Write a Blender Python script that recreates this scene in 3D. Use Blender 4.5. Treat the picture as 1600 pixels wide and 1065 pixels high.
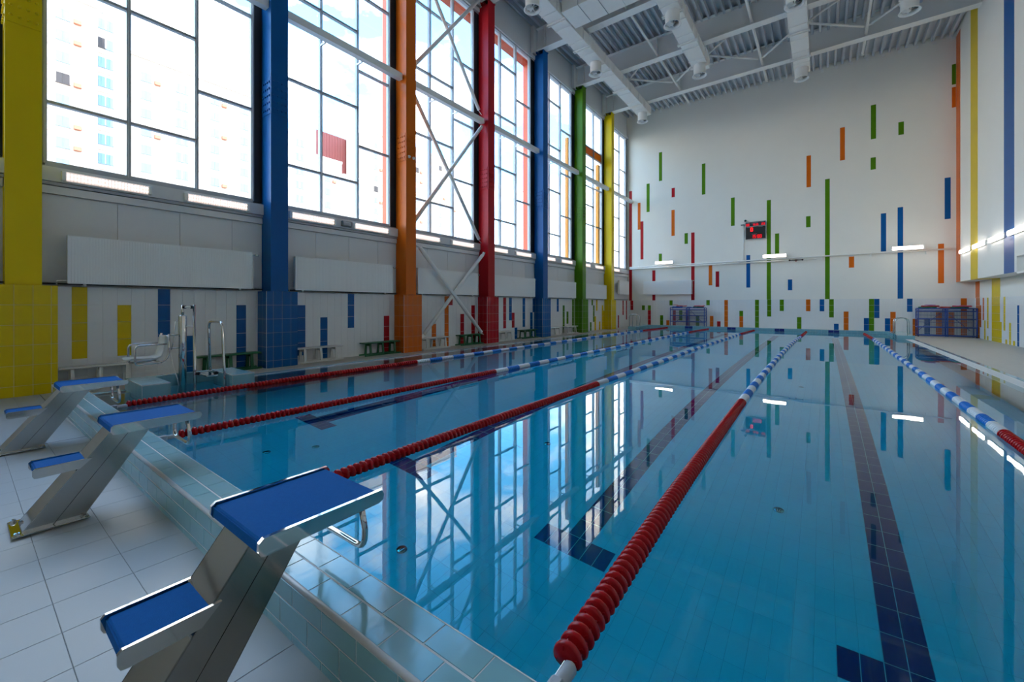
import bpy, math, random
from mathutils import Vector, Matrix
random.seed(7)
for o in list(bpy.data.objects): bpy.data.objects.remove(o)
S = bpy.context.scene
COL = S.collection
PI = math.pi

# ------------------------------------------------------------------ camera
cd = bpy.data.cameras.new('camera'); cam = bpy.data.objects.new('camera', cd); COL.objects.link(cam)
YAW = math.atan(486/650)
cam.location = (0, 0, 1.53); cam.rotation_euler = (PI/2, 0, YAW)
cd.sensor_width = 36; cd.lens = 650/1600*36; cd.shift_y = -55.5/1600
cd.clip_start = 0.02; cd.clip_end = 600
S.camera = cam

# ------------------------------------------------------------------ sky
W = bpy.data.worlds.new('sky'); S.world = W; W.use_nodes = True
nt = W.node_tree; nt.nodes.clear()
def N(t, **k):
    n = nt.nodes.new(t)
    for a, b in k.items(): setattr(n, a, b)
    return n
tc = N('ShaderNodeTexCoord'); sep = N('ShaderNodeSeparateXYZ'); nt.links.new(tc.outputs['Generated'], sep.inputs[0])
gr = N('ShaderNodeValToRGB'); nt.links.new(sep.outputs[2], gr.inputs[0])
e = gr.color_ramp.elements
e[0].position = 0.0; e[0].color = (0.95, 1.0, 1.02, 1)
e[1].position = 0.75; e[1].color = (0.09, 0.36, 0.86, 1)
m1 = gr.color_ramp.elements.new(0.30); m1.color = (0.17, 0.56, 0.98, 1)
nz = N('ShaderNodeTexNoise'); nz.inputs['Scale'].default_value = 2.6; nz.inputs['Detail'].default_value = 7; nz.inputs['Roughness'].default_value = 0.58
mp = N('ShaderNodeMapping'); mp.inputs['Scale'].default_value = (1, 1, 2.2); mp.inputs['Location'].default_value = (3.1, 0.4, 1.2)
nt.links.new(tc.outputs['Generated'], mp.inputs[0]); nt.links.new(mp.outputs[0], nz.inputs[0])
cr = N('ShaderNodeValToRGB'); cr.color_ramp.elements[0].position = 0.47; cr.color_ramp.elements[1].position = 0.67
nt.links.new(nz.outputs[0], cr.inputs[0])
mx = N('ShaderNodeMixRGB'); nt.links.new(cr.outputs[0], mx.inputs[0]); nt.links.new(gr.outputs[0], mx.inputs[1]); mx.inputs[2].default_value = (1.65, 1.48, 1.24, 1)
bg = N('ShaderNodeBackground'); bg.inputs[1].default_value = 3.4; nt.links.new(mx.outputs[0], bg.inputs[0])
wo = N('ShaderNodeOutputWorld'); nt.links.new(bg.outputs[0], wo.inputs[0])

# ------------------------------------------------------------------ sun (behind the hall, lights the blocks of flats)
sd = bpy.data.lights.new('sun', 'SUN'); sd.energy = 2.6; sd.angle = 0.01; sd.color = (1, 0.95, 0.88)
sun = bpy.data.objects.new('sun', sd); COL.objects.link(sun)
sun.rotation_euler = Vector((0.75, -0.35, 0.75)).to_track_quat('Z', 'Y').to_euler()
sun.location = (20, -10, 40)

# ------------------------------------------------------------------ exposure
S.view_settings.view_transform = 'Standard'; S.view_settings.look = 'None'
S.view_settings.gamma = 1; S.view_settings.use_curve_mapping = False
S.view_settings.exposure = 1.06

# ================================================================== helpers
MATS = {}
def mat(name, col, rough=0.5, metal=0.0, spec=0.5, var=0.0, vscale=4.0, bump=0.0, bscale=60.0, coat=0.0, emit=None, estr=0.0):
    if name in MATS: return MATS[name]
    m = bpy.data.materials.new(name); m.use_nodes = True; t = m.node_tree; b = t.nodes['Principled BSDF']
    b.inputs['Base Color'].default_value = (*col, 1); b.inputs['Roughness'].default_value = rough
    b.inputs['Metallic'].default_value = metal; b.inputs['Specular IOR Level'].default_value = spec
    b.inputs['Coat Weight'].default_value = coat
    tcn = t.nodes.new('ShaderNodeTexCoord')
    if var > 0:
        n = t.nodes.new('ShaderNodeTexNoise'); n.inputs['Scale'].default_value = vscale; n.inputs['Detail'].default_value = 4
        t.links.new(tcn.outputs['Object'], n.inputs[0])
        mxn = t.nodes.new('ShaderNodeMixRGB'); mxn.inputs[1].default_value = (*[c*(1-var) for c in col], 1); mxn.inputs[2].default_value = (*[min(1, c*(1+var)) for c in col], 1)
        t.links.new(n.outputs[0], mxn.inputs[0]); t.links.new(mxn.outputs[0], b.inputs['Base Color'])
    if bump > 0:
        n = t.nodes.new('ShaderNodeTexNoise'); n.inputs['Scale'].default_value = bscale; n.inputs['Detail'].default_value = 3
        t.links.new(tcn.outputs['Object'], n.inputs[0])
        bn = t.nodes.new('ShaderNodeBump'); bn.inputs['Strength'].default_value = bump; bn.inputs['Distance'].default_value = 0.004
        t.links.new(n.outputs[0], bn.inputs['Height']); t.links.new(bn.outputs[0], b.inputs['Normal'])
    if emit:
        b.inputs['Emission Color'].default_value = (*emit, 1); b.inputs['Emission Strength'].default_value = estr
    MATS[name] = m; return m
WHITE = mat('white_wall_paint', (0.88, 0.85, 0.78), 0.75, var=0.02, vscale=1.5, bump=0.15, bscale=90)
WTILE = mat('white_glazed_tile', (0.80, 0.795, 0.77), 0.28, var=0.03, vscale=3)
GROUT = mat('grey_grout', (0.20, 0.20, 0.19), 0.9)
WGROUT = mat('white_grout', (0.66, 0.66, 0.64), 0.9)
PANEL = mat('grey_white_cladding_panel', (0.78, 0.775, 0.76), 0.55, var=0.03, vscale=1)
METALW = mat('white_painted_metal', (0.90, 0.885, 0.85), 0.4)
DUCT = mat('white_duct_metal', (0.90, 0.88, 0.84), 0.5, var=0.03, vscale=5)
ROOFM = mat('grey_corrugated_roof_metal', (0.60, 0.62, 0.65), 0.5, metal=0.0)
RAD = mat('white_radiator_enamel', (0.87, 0.87, 0.85), 0.35)
DARK = mat('black_rubber', (0.015, 0.015, 0.016), 0.6)
FRAME = mat('grey_aluminium_window_frame', (0.42, 0.43, 0.45), 0.35, metal=0.1)
JAMB = mat('dark_window_jamb', (0.035, 0.04, 0.05), 0.6)
STEEL = mat('polished_stainless_steel', (0.60, 0.585, 0.56), 0.06, metal=1.0, bump=0.01, bscale=30)
BRUSH = mat('brushed_stainless_steel', (0.43, 0.42, 0.40), 0.15, metal=1.0, bump=0.03, bscale=120)
PAD = mat('blue_gritty_pad', (0.001, 0.105, 0.36), 0.85, spec=0.15, var=0.12, vscale=60, bump=0.5, bscale=350)
DECK = mat('pale_deck_tile', (0.40, 0.42, 0.42), 0.42, var=0.05, vscale=3, bump=0.08, bscale=200)
SDECK = mat('beige_deck_tile', (0.50, 0.47, 0.41), 0.5, var=0.05, vscale=3)
TEAL = mat('pale_teal_pool_tile', (0.22, 0.43, 0.47), 0.10, var=0.06, vscale=5, bump=0.10, bscale=22)
TEALT = mat('pale_teal_tile_trim', (0.52, 0.50, 0.48), 0.3)
POOLT = mat('light_blue_pool_floor_tile', (0.42, 0.80, 0.88), 0.3, var=0.05, vscale=2)
POOLG = mat('pool_grout', (0.30, 0.58, 0.66), 0.9)
NAVY = mat('navy_pool_tile', (0.010, 0.016, 0.16), 0.25)
GRATE = mat('white_overflow_grating', (0.78, 0.78, 0.76), 0.4)
RGB = dict(y=(0.80, 0.57, 0.001), b=(0.0005, 0.10, 0.34), o=(0.72, 0.145, 0.006), r=(0.46, 0.006, 0.014), g=(0.085, 0.24, 0.004))
NAME = dict(y='yellow', b='blue', o='orange', r='red', g='green')
PAINT = {k: mat(NAME[k]+'_gloss_paint', v, 0.35, var=0.04, vscale=2, spec=0.2) for k, v in RGB.items()}
TILEM = {k: mat(NAME[k]+'_glazed_tile', tuple(c*0.92 for c in v), 0.25, var=0.06, vscale=8, spec=0.25) for k, v in RGB.items()}
TILEM['w'] = WTILE
RED = mat('red_float_plastic', (0.40, 0.002, 0.005), 0.25, spec=0.3)
BLU = mat('blue_float_plastic', (0.002, 0.16, 0.55), 0.3)
WHT = mat('white_float_plastic', (0.72, 0.72, 0.72), 0.3)
GREENB = mat('green_bench_plastic', (0.006, 0.12, 0.035), 0.4)
WHITEB = mat('white_bench_plastic', (0.72, 0.72, 0.68), 0.4)
RACKB = mat('blue_rack_plastic', (0.012, 0.06, 0.30), 0.35)
TUBE = mat('glowing_lamp_tube', (1, 1, 1), 0.4, emit=(1, 0.90, 0.82), estr=12.0)
TUBES = mat('softly_glowing_lamp_tube', (1, 1, 1), 0.4, emit=(1, 0.84, 0.78), estr=0.55)
DIFFS = mat('softly_lit_lamp_diffuser', (0.9, 0.86, 0.84), 0.4, emit=(1, 0.78, 0.70), estr=0.16)
DIFF = mat('lit_lamp_diffuser', (0.9, 0.88, 0.86), 0.4, emit=(1, 0.80, 0.74), estr=1.0)

def glass_mat():
    m = bpy.data.materials.new('clear_window_glass'); m.use_nodes = True; t = m.node_tree; t.nodes.clear()
    f = t.nodes.new('ShaderNodeFresnel'); ge = t.nodes.new('ShaderNodeNewGeometry')
    mr = t.nodes.new('ShaderNodeMapRange'); mr.inputs[3].default_value = 1.45; mr.inputs[4].default_value = 1/1.45
    t.links.new(ge.outputs['Backfacing'], mr.inputs[0]); t.links.new(mr.outputs[0], f.inputs[0])   # same reflectance on both faces of the thin pane
    a = t.nodes.new('ShaderNodeBsdfTransparent'); a.inputs[0].default_value = (0.97, 0.985, 0.985, 1)
    g = t.nodes.new('ShaderNodeBsdfGlossy'); g.inputs['Roughness'].default_value = 0.0
    x = t.nodes.new('ShaderNodeMixShader'); o = t.nodes.new('ShaderNodeOutputMaterial')
    t.links.new(f.outputs[0], x.inputs[0]); t.links.new(a.outputs[0], x.inputs[1]); t.links.new(g.outputs[0], x.inputs[2]); t.links.new(x.outputs[0], o.inputs[0])
    return m
GLASS = glass_mat()
def tint_glass():
    m = bpy.data.materials.new('amber_window_panel'); m.use_nodes = True; t = m.node_tree; b = t.nodes['Principled BSDF']
    b.inputs['Base Color'].default_value = (0.55, 0.17, 0.01, 1); b.inputs['Roughness'].default_value = 0.3
    t2 = t.nodes.new('ShaderNodeBsdfTranslucent'); t2.inputs[0].default_value = (0.6, 0.2, 0.01, 1)
    x = t.nodes.new('ShaderNodeMixShader'); x.inputs[0].default_value = 0.4
    t.links.new(b.outputs[0], x.inputs[1]); t.links.new(t2.outputs[0], x.inputs[2]); t.links.new(x.outputs[0], t.nodes['Material Output'].inputs[0])
    return m
AMBER = tint_glass()
def water_mat():
    m = bpy.data.materials.new('clear_pool_water'); m.use_nodes = True; t = m.node_tree; t.nodes.clear()
    g = t.nodes.new('ShaderNodeBsdfGlass'); g.inputs['IOR'].default_value = 1.333; g.inputs['Roughness'].default_value = 0.0
    g.inputs['Color'].default_value = (1, 1, 1, 1)
    tcn = t.nodes.new('ShaderNodeTexCoord'); n = t.nodes.new('ShaderNodeTexNoise'); n.inputs['Scale'].default_value = 2.2; n.inputs['Detail'].default_value = 2
    t.links.new(tcn.outputs['Object'], n.inputs[0])
    b = t.nodes.new('ShaderNodeBump'); b.inputs['Strength'].default_value = 0.22; b.inputs['Distance'].default_value = 0.002
    t.links.new(n.outputs[0], b.inputs['Height']); t.links.new(b.outputs[0], g.inputs['Normal'])
    v = t.nodes.new('ShaderNodeVolumeAbsorption'); v.inputs['Color'].default_value = (0.0, 0.868, 0.938, 1); v.inputs['Density'].default_value = 0.85
    o = t.nodes.new('ShaderNodeOutputMaterial'); t.links.new(g.outputs[0], o.inputs[0]); t.links.new(v.outputs[0], o.inputs[1])
    return m
WATER = water_mat()

class MB:
    """collects simple solids and links them as one mesh"""
    def __init__(s): s.v = []; s.f = []; s.sm = []
    def add(s, vs, fs, smooth=False):
        k = len(s.v); s.v += [tuple(v) for v in vs]; s.f += [tuple(k+i for i in f) for f in fs]; s.sm += [smooth]*len(fs); return s
    def box(s, a, b):
        x0, y0, z0 = a; x1, y1, z1 = b
        if x0 > x1: x0, x1 = x1, x0
        if y0 > y1: y0, y1 = y1, y0
        if z0 > z1: z0, z1 = z1, z0
        return s.add([(x0,y0,z0),(x1,y0,z0),(x1,y1,z0),(x0,y1,z0),(x0,y0,z1),(x1,y0,z1),(x1,y1,z1),(x0,y1,z1)],
                     [(0,3,2,1),(4,5,6,7),(0,1,5,4),(1,2,6,5),(2,3,7,6),(3,0,4,7)])
    def bev(s, a, b, c):
        """box with chamfered edges on all sides (24 verts)"""
        (x0,y0,z0),(x1,y1,z1) = a, b
        if x0 > x1: x0, x1 = x1, x0
        if y0 > y1: y0, y1 = y1, y0
        if z0 > z1: z0, z1 = z1, z0
        rings = []
        for z, i in ((z0, c), (z0+c, 0), (z1-c, 0), (z1, c)):
            if i: r = [(x0+c,y0+c,z),(x1-c,y0+c,z),(x1-c,y1-c,z),(x0+c,y1-c,z)]; r = [(x0+c,y0+c,z)]*0 + [r[0],r[0],r[1],r[1],r[2],r[2],r[3],r[3]]
            else: r = [(x0,y0+c,z),(x0+c,y0,z),(x1-c,y0,z),(x1,y0+c,z),(x1,y1-c,z),(x1-c,y1,z),(x0+c,y1,z),(x0,y1-c,z)]
            rings.append(r)
        k = [v for r in rings for v in r]; fs = []
        for j in range(3):
            for i in range(8): fs.append((j*8+i, j*8+(i+1) % 8, (j+1)*8+(i+1) % 8, (j+1)*8+i))
        fs.append((7,5,3,1)); fs.append((24+0,24+2,24+4,24+6))
        return s.add(k, fs)
    def prism(s, pts, n):
        """polygon pts (3d, planar) extruded by vector n"""
        k = len(pts); n = Vector(n); a = [Vector(p) for p in pts]; b = [p+n for p in a]
        fs = [tuple(range(k-1, -1, -1)), tuple(range(k, 2*k))] + [(i, (i+1) % k, k+(i+1) % k, k+i) for i in range(k)]
        return s.add(a+b, fs)
    def tube(s, pts, r, n=8, cap=True):
        pts = [Vector(p) for p in pts]; rr = r if isinstance(r, (list, tuple)) else [r]*len(pts)
        up = None; vs = []
        for i, p in enumerate(pts):
            d = (pts[min(i+1, len(pts)-1)] - pts[max(i-1, 0)]).normalized()
            if up is None:
                up = d.orthogonal().normalized()
            up = (up - d*up.dot(d)).normalized(); w = d.cross(up)
            for j in range(n):
                a = 2*PI*j/n; vs.append(p + (up*math.cos(a) + w*math.sin(a))*rr[i])
        fs = []
        for i in range(len(pts)-1):
            for j in range(n): fs.append((i*n+j, i*n+(j+1) % n, (i+1)*n+(j+1) % n, (i+1)*n+j))
        s.add(vs, fs, True)
        if cap:
            k = len(s.v)-len(vs); s.f += [tuple(k+j for j in range(n-1, -1, -1)), tuple(k+(len(pts)-1)*n+j for j in range(n))]; s.sm += [False, False]
        return s
    def lathe(s, prof, n=16, axis='Z', c=(0,0,0), smooth=True):
        vs = []
        for r, h in prof:
            for j in range(n):
                a = 2*PI*j/n; x, y = r*math.cos(a), r*math.sin(a)
                v = (x, y, h) if axis == 'Z' else ((y, h, x) if axis == 'Y' else (h, x, y))
                vs.append((v[0]+c[0], v[1]+c[1], v[2]+c[2]))
        fs = []
        for i in range(len(prof)-1):
            for j in range(n): fs.append((i*n+j, i*n+(j+1) % n, (i+1)*n+(j+1) % n, (i+1)*n+j))
        s.add(vs, fs, smooth)
        k = len(s.v)-len(vs); s.f += [tuple(k+j for j in range(n-1, -1, -1)), tuple(k+(len(prof)-1)*n+j for j in range(n))]; s.sm += [False, False]
        return s
    def mesh(s, name, m):
        me = bpy.data.meshes.new(name); me.from_pydata(s.v, [], s.f); me.polygons.foreach_set('use_smooth', s.sm)
        me.materials.append(m); me.update(); return me
    def build(s, name, m, parent=None, loc=(0,0,0)):
        return inst(name, s.mesh(name, m), parent, loc)
def inst(name, me, parent=None, loc=(0,0,0), rot=None, scale=None):
    o = bpy.data.objects.new(name, me); COL.objects.link(o)
    if parent: o.parent = parent
    o.location = loc
    if rot: o.rotation_euler = rot
    if scale: o.scale = scale
    return o
def tag(o, label=None, cat=None, group=None, kind=None):
    if label: o['label'] = label
    if cat: o['category'] = cat
    if group: o['group'] = group
    if kind: o['kind'] = kind
    return o
def thing(name, label, cat, loc=(0,0,0), rz=0, group=None):
    o = bpy.data.objects.new(name, None); COL.objects.link(o); o.location = loc; o.rotation_euler = (0,0,rz); o.empty_display_size = 0.1
    return tag(o, label, cat, group)
def struct(name, mb, m, parent=None): 
    o = mb.build(name, m, parent)
    if not parent: o['kind'] = 'structure'
    return o
def copy_tree(o, parent=None):
    c = o.copy(); COL.objects.link(c); c.parent = parent
    for ch in KIDS.get(o.name, []): copy_tree(ch, c)
    return c
KIDS = {}
def reg(root):
    KIDS.clear()
    for o in bpy.data.objects:
        if o.parent: KIDS.setdefault(o.parent.name, []).append(o)
def arc(p0, p1, p2, n=5):
    p0, p1, p2 = Vector(p0), Vector(p1), Vector(p2)
    return [p0*(1-t)**2 + p1*2*t*(1-t) + p2*t*t for t in [i/n for i in range(n+1)]]

# ================================================================== constants of the hall
XL, XR, YB, YF0 = -11.27, 5.83, 29.2, -6.0
OFF = [0, 0, 0.04, 0.09, 0.13, 0.15, 0.07]   # small drift of the column spacing
P0, P1 = 1.10, 26.4            # pool ends
XE0, XE1 = -8.90, 2.55         # water edges
ZW, ZFL = 0.14, -1.56
ZT = 1.88                      # top of tiled wainscot
PER = 4.08                     # column bay
def roofz(x): return 15.2 - 0.0258*(x+11.1)

# ================================================================== shell
wl = struct('wall_left', MB().box((XL-0.4, YF0, -0.3), (XL, YB, ZT-0.02)).box((XL-0.4, YF0, ZT-0.02), (XL-0.12, YB, 3.62))
            .box((XL-0.4, YF0, 3.62), (XL-0.16, YB, 4.13)).box((XL-0.4, YF0, 13.6), (XL-0.15, YB, 15.6)), PANEL)
wb = struct('wall_back', MB().box((XL-0.4, YB, -0.3), (XR+0.6, YB+0.3, 15.6)), WHITE)
wr = struct('wall_right', MB().box((XR, YF0, -0.3), (XR+0.3, YB, 15.6)), WHITE)
struct('wall_front', MB().box((XL-0.4, YF0-0.3, -0.3), (XR+0.6, YF0, 15.6)), WHITE)
# upper wall box jutting over the right deck, with a notch where the stand opens
mb = MB().box((5.2, 21.3, 2.66), (XR, YB, 15.0)).box((5.2, YF0, 3.18), (XR, 21.3, 15.0)).box((5.2, YF0, 2.60), (XR, 21.3, 2.66))
up = struct('wall_right_upper', mb, WHITE)
rc = MB().box((5.45, YF0, 2.66), (5.5, 21.3, 3.18)).build('recess_back', PANEL, up)

# corrugated roof deck and roof slab
prof = []; x = XL-0.4; k = 0
while x < XR+0.4:
    for dx, dz in ((0, 0), (0.09, 0), (0.115, 0.20), (0.295, 0.20)): prof.append((x+dx, roofz(x+dx)+dz-0.1))
    x += 0.32
vs = []; fs = []
for (px, pz) in prof: vs += [(px, YF0, pz), (px, YB, pz)]
for i in range(len(prof)-1): fs.append((2*i, 2*i+1, 2*i+3, 2*i+2))
ce = struct('ceiling', MB().add(vs, fs), ROOFM)
struct('roof', MB().box((XL-1.2, YF0-0.5, 15.45), (XR+0.8, YB+0.5, 15.8)), ROOFM)
# white closing strip and clips where the deck meets the back wall
clips = MB()
for i in range(26): clips.box((XL+0.3+i*0.64, YB-0.03, roofz(XL+i*0.64)-0.28), (XL+0.42+i*0.64, YB, roofz(XL+i*0.64)-0.14))
clips.build('fixing_clip', METALW, wb)

# ------------------------------------------------------------------ glazed tile helper
_tm = {}
def tile_mesh(key, sx, sy, sz, m, axis):
    """chamfered tile, thin along axis, corner at origin"""
    k = (key, round(sx, 4), round(sy, 4), round(sz, 4), axis)
    if k in _tm: return _tm[k]
    g = 0.0008 if key in ('p', 'w') else 0.0022 if key in ('t', 'n') else 0.003 if key in 'ybogr' else 0.001; c = 0.0015
    mb = MB()
    def P(u, v, w):   # u,v in plane, w proud
        return {'X': (w, u, v), '-X': (-w, u, v), '-Y': (u, -w, v), 'Z': (u, v, w)}[axis]
    a, b = {'X': (sy, sz), '-X': (sy, sz), '-Y': (sx, sz), 'Z': (sx, sy)}[axis]
    t = {'X': sx, '-X': sx, '-Y': sy, 'Z': sz}[axis]
    r = []
    for w, i in ((0, g), (t-c, g), (t, g+c)):
        r += [P(i, i, w), P(a-i, i, w), P(a-i, b-i, w), P(i, b-i, w)]
    fs = []
    for j in range(2):
        for i in range(4): fs.append((j*4+i, j*4+(i+1) % 4, (j+1)*4+(i+1) % 4, (j+1)*4+i))
    fs.append((8, 9, 10, 11))
    if axis in ('-X',): fs = [f[::-1] for f in fs]
    if axis == '-Y': fs = [f for f in fs]
    me = mb.add(r, fs).mesh('tile', m); _tm[k] = me; return me
def tiles(parent, cells, limit=300, name='tile', rest='tile_field', cap_d=None):
    """cells: (x,y,z, sx,sy,sz, axis, mat, key); nearest ones become objects, the rest are joined per material"""
    cells = sorted(cells, key=lambda c: (c[0]**2 + c[1]**2 if c[1] > 0.0 or c[0] < -1 else 9e3))
    one = cells[:limit]; oth = cells[limit:]
    for x, y, z, sx, sy, sz, ax, m, key in one:
        inst(name, tile_mesh(key, sx, sy, sz, m, ax), parent, (x, y, z))
    by = {}
    for c in oth: by.setdefault(c[8], []).append(c)
    for key, cs in by.items():
        mb = MB()
        for x, y, z, sx, sy, sz, ax, m, _ in cs:
            me = tile_mesh(key, sx, sy, sz, m, ax)
            mb.add([(v.co.x+x, v.co.y+y, v.co.z+z) for v in me.vertices], [tuple(p.vertices) for p in me.polygons])
        o = mb.build(rest, cs[0][7], parent); o['kind'] = 'stuff'
ROWS = [(1.54, 1.88), (1.20, 1.54), (0.86, 1.20), (0.52, 0.86), (0.18, 0.52), (0.0, 0.18)]

# left wall wainscot, bay by bay between the plinths; stripes: (column, top, bottom, colour)
LW = {-1: (1.09, 1.17, 4.50, [(1,1.88,.52,'y'),(4,1.54,.52,'y'),(7,1.88,.86,'b'),(9,.86,0,'b'),(14,1.54,0,'b')]),
      0: (5.27, 5.25, 8.58, [(1,1.54,.34,'b'),(4,1.2,0,'b'),(8,1.88,.86,'b'),(14,1.2,0,'r')]),
      1: (9.41, 9.33, 12.66, [(4,.86,0,'o'),(7,1.88,0,'o'),(8,1.88,1.54,'r'),(11,1.2,0,'r'),(14,1.54,0,'r')]),
      2: (13.37, 13.41, 16.74, [(5,1.88,.52,'r'),(7,1.88,.86,'b'),(8,1.2,.52,'r'),(9,.52,0,'b'),(12,1.88,.52,'b'),(15,1.2,0,'b'),(16,1.88,1.2,'b')]),
      3: (17.54, 17.49, 20.82, [(7,1.88,1.2,'b'),(10,1.54,0,'g'),(12,1.2,.52,'g'),(15,1.88,0,'g')]),
      4: (21.66, 21.57, 24.90, [(6,.52,0,'g'),(7,1.88,1.54,'g'),(8,1.54,.52,'g'),(9,.86,0,'y'),(10,1.88,1.2,'y'),(12,.52,0,'y'),(14,1.54,0,'y'),(15,1.2,0,'y')]),
      5: (25.70, 25.65, 29.19, [(7,.86,0,'r'),(11,1.88,.86,'r'),(14,1.88,.52,'r')]),
      -2: (-3.0, -3.0, 0.42, [(3,1.54,.52,'g'),(9,1.2,0,'r')])}
cells = []
for n, (o0, ya, yb, st) in LW.items():
    if n >= -1:
        ya = 1.08 if n == -1 else 1.17+PER*(n+1)+OFF[n+1]
        yb = YB-0.01 if n == 5 else 0.42+PER*(n+2)+OFF[n+2]
    kk = range(-1, 18)
    for k in kk:
        y0 = o0 + 0.21*k; y1 = y0+0.21
        a = max(y0, ya); b = min(y1, yb)
        if b-a < 0.03: continue
        for (z0, z1) in ROWS:
            c = 'w'
            for (sk, top, bot, cc) in st:
                if sk == k and (z0+z1)/2 < top and (z0+z1)/2 > bot: c = cc
            if c == 'w' and z1 < 0.9 and n > 2: pass
            cells.append((XL, a, z0, 0.008, b-a, z1-z0, 'X', TILEM[c], c))
tiles(wl, cells, 300)
MB().box((XL-0.12, YF0, ZT-0.02), (XL+0.006, YB, ZT)).build('wainscot_cap', WTILE, wl)
MB().box((XL-0.12, YF0, 1.92), (XL-0.02, YB, 1.945)).build('dark_gap_strip', JAMB, wl)  # near-black strip set into the gap between wainscot cap and panels

# cladding panels with recessed joints, one strip of them per bay
for n in range(-2, 6):
    y0 = 0.95 + PER*n + (0 if n > -9 else 0)
    ys = [y0-0.15, y0+1.0, y0+2.01, y0+3.02, y0+3.93]
    for a, b in zip(ys, ys[1:]):
        if b < YF0+0.1: continue
        MB().box((XL-0.12, a+0.004, 1.96), (XL-0.085, b-0.004, 3.56)).build('wall_panel', PANEL, wl)
    MB().box((XL-0.10, y0-0.15, 3.58), (XL-0.03, y0+3.93, 3.72)).build('lower_ledge', PANEL, wl)
    MB().box((XL-0.12, y0-0.15, 3.735), (XL-0.01, y0+3.93, 3.79)).build('cable_tray', FRAME, wl)
    MB().box((XL-0.15, y0-0.15, 3.80), (XL+0.02, y0+3.93, 4.06)).build('sill_board', PANEL, wl)
# last short bay beside the back wall
MB().box((XL-0.10, 25.45, 3.58), (XL-0.03, YB, 3.72)).build('lower_ledge', PANEL, wl)
MB().box((XL-0.15, 25.45, 3.80), (XL+0.02, YB, 4.06)).build('sill_board', PANEL, wl)
# wall above the windows, stepped beam
MB().box((XL-0.15, YF0, 13.56), (XL-0.02, YB, 13.72)).build('window_head', PANEL, wl)

# back wall tiles + stripes
LOWB = [(-4.23,.86,1.20,'g'),(-4.23,0,.86,'o'),(-3.38,0,1.88,'g'),(-2.73,.86,1.88,'g'),(-2.09,1.2,1.88,'g'),(-.8,1.2,1.88,'o'),(-.16,1.2,1.88,'b'),(.27,.86,1.88,'g'),(-1.23,0,.86,'g'),(.48,0,.52,'b'),(.91,0,1.2,'o'),(1.99,0,1.88,'g'),(2.2,.86,1.88,'b'),(1.78,0,.86,'b'),(2.64,0,.86,'b'),(2.85,0,1.2,'o'),(3.49,1.2,1.88,'b'),(3.69,0,.86,'o'),(4.13,0,.86,'b'),(4.56,0,1.2,'o'),(4.98,0,1.2,'o'),(5.43,0,1.88,'o'),
(-11.05,1.2,1.88,'r'),(-10.41,1.2,1.54,'g'),(-9.98,0,1.54,'g'),(-9.78,0,1.2,'r'),(-9.14,0,.86,'g'),(-8.71,0,.52,'o'),(-8.5,1.54,1.88,'g'),(-8.09,0,1.2,'r'),(-7.86,.52,1.2,'g'),(-7.24,0,1.2,'r'),(-6.8,0,.86,'g'),(-6.15,1.54,1.88,'g'),(-5.94,0,.86,'o'),(-5.51,0,.52,'r'),(-5.09,0,1.88,'o')]
cells = []
G = 0.2115
colr = {}
for x0, z0, z1, c in LOWB:
    k = round((x0-0.27)/G)
    for r, (a, b) in enumerate(ROWS):
        if z0-0.01 < (a+b)/2 < z1: colr[(k, r)] = c
k0 = int(math.floor((XL-0.27)/G)); k1 = int((XR-0.27)/G)+1
white = []; cold = []
for k in range(k0, k1):
    a = max(XL+0.01, 0.27+k*G); b = min(XR, 0.27+(k+1)*G)
    if b-a < 0.02: continue
    for r, (z0, z1) in enumerate(ROWS):
        c = colr.get((k, r), 'w')
        (white if c == 'w' else cold).append((a, YB, z0, b-a, 0.008, z1-z0, '-Y', TILEM[c], c))
tiles(wb, cold, 300); 
tiles(wb, white, 0)
UPB = [(-9.11,-8.9,10.14,12.12,'g'),(-9.97,-9.76,8.11,10.1,'g'),(-11.24,-11.03,1.88,9.78,'r'),(-10.61,-10.41,6.93,8.84,'o'),(-10.41,-10.2,4.8,7.5,'r'),(-8.26,-8.05,8.88,9.51,'r'),(-8.27,-8.06,6.26,8.02,'o'),(-7.42,-7.21,5.64,6.35,'g'),(-7.0,-6.79,1.88,6.35,'r'),(-9.12,-8.91,4.5,5.11,'g'),(-9.57,-9.36,1.88,3.98,'r'),(-5.93,-5.72,2.83,4.16,'o'),(-5.52,-5.31,2.72,3.71,'r'),(-6.34,-6.13,8.76,10.77,'g'),(-4.64,-4.43,6.52,8.29,'g'),(-2.71,-2.5,1.88,7.85,'g'),(-2.29,-2.08,4.5,5.8,'g'),(-3.79,-3.58,2.63,4.63,'b'),(-1.65,-1.44,2.42,3.05,'b'),(-0.76,-0.55,8.29,10.09,'o'),(-0.78,-0.57,6.0,6.63,'g'),(0.09,0.3,1.88,8.6,'g'),(0.75,0.96,9.51,11.31,'o'),(2.04,2.25,10.37,12.18,'g'),(2.03,2.24,8.75,9.39,'g'),(3.12,3.33,10.33,10.99,'g'),(2.44,2.65,4.37,6.37,'b'),(3.09,3.3,1.88,6.6,'b'),(4.8,5.01,5.78,7.81,'b'),(4.57,4.78,2.63,4.58,'o'),(1.13,1.35,3.59,4.19,'o'),(5.05,5.19,12.32,13.31,'g'),(5.05,5.19,11.2,12.19,'o')]
for a, b, z0, z1, c in UPB:
    MB().box((a, YB-0.004, z0), (b, YB, z1)).build('painted_stripe', PAINT[c], wb)
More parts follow.
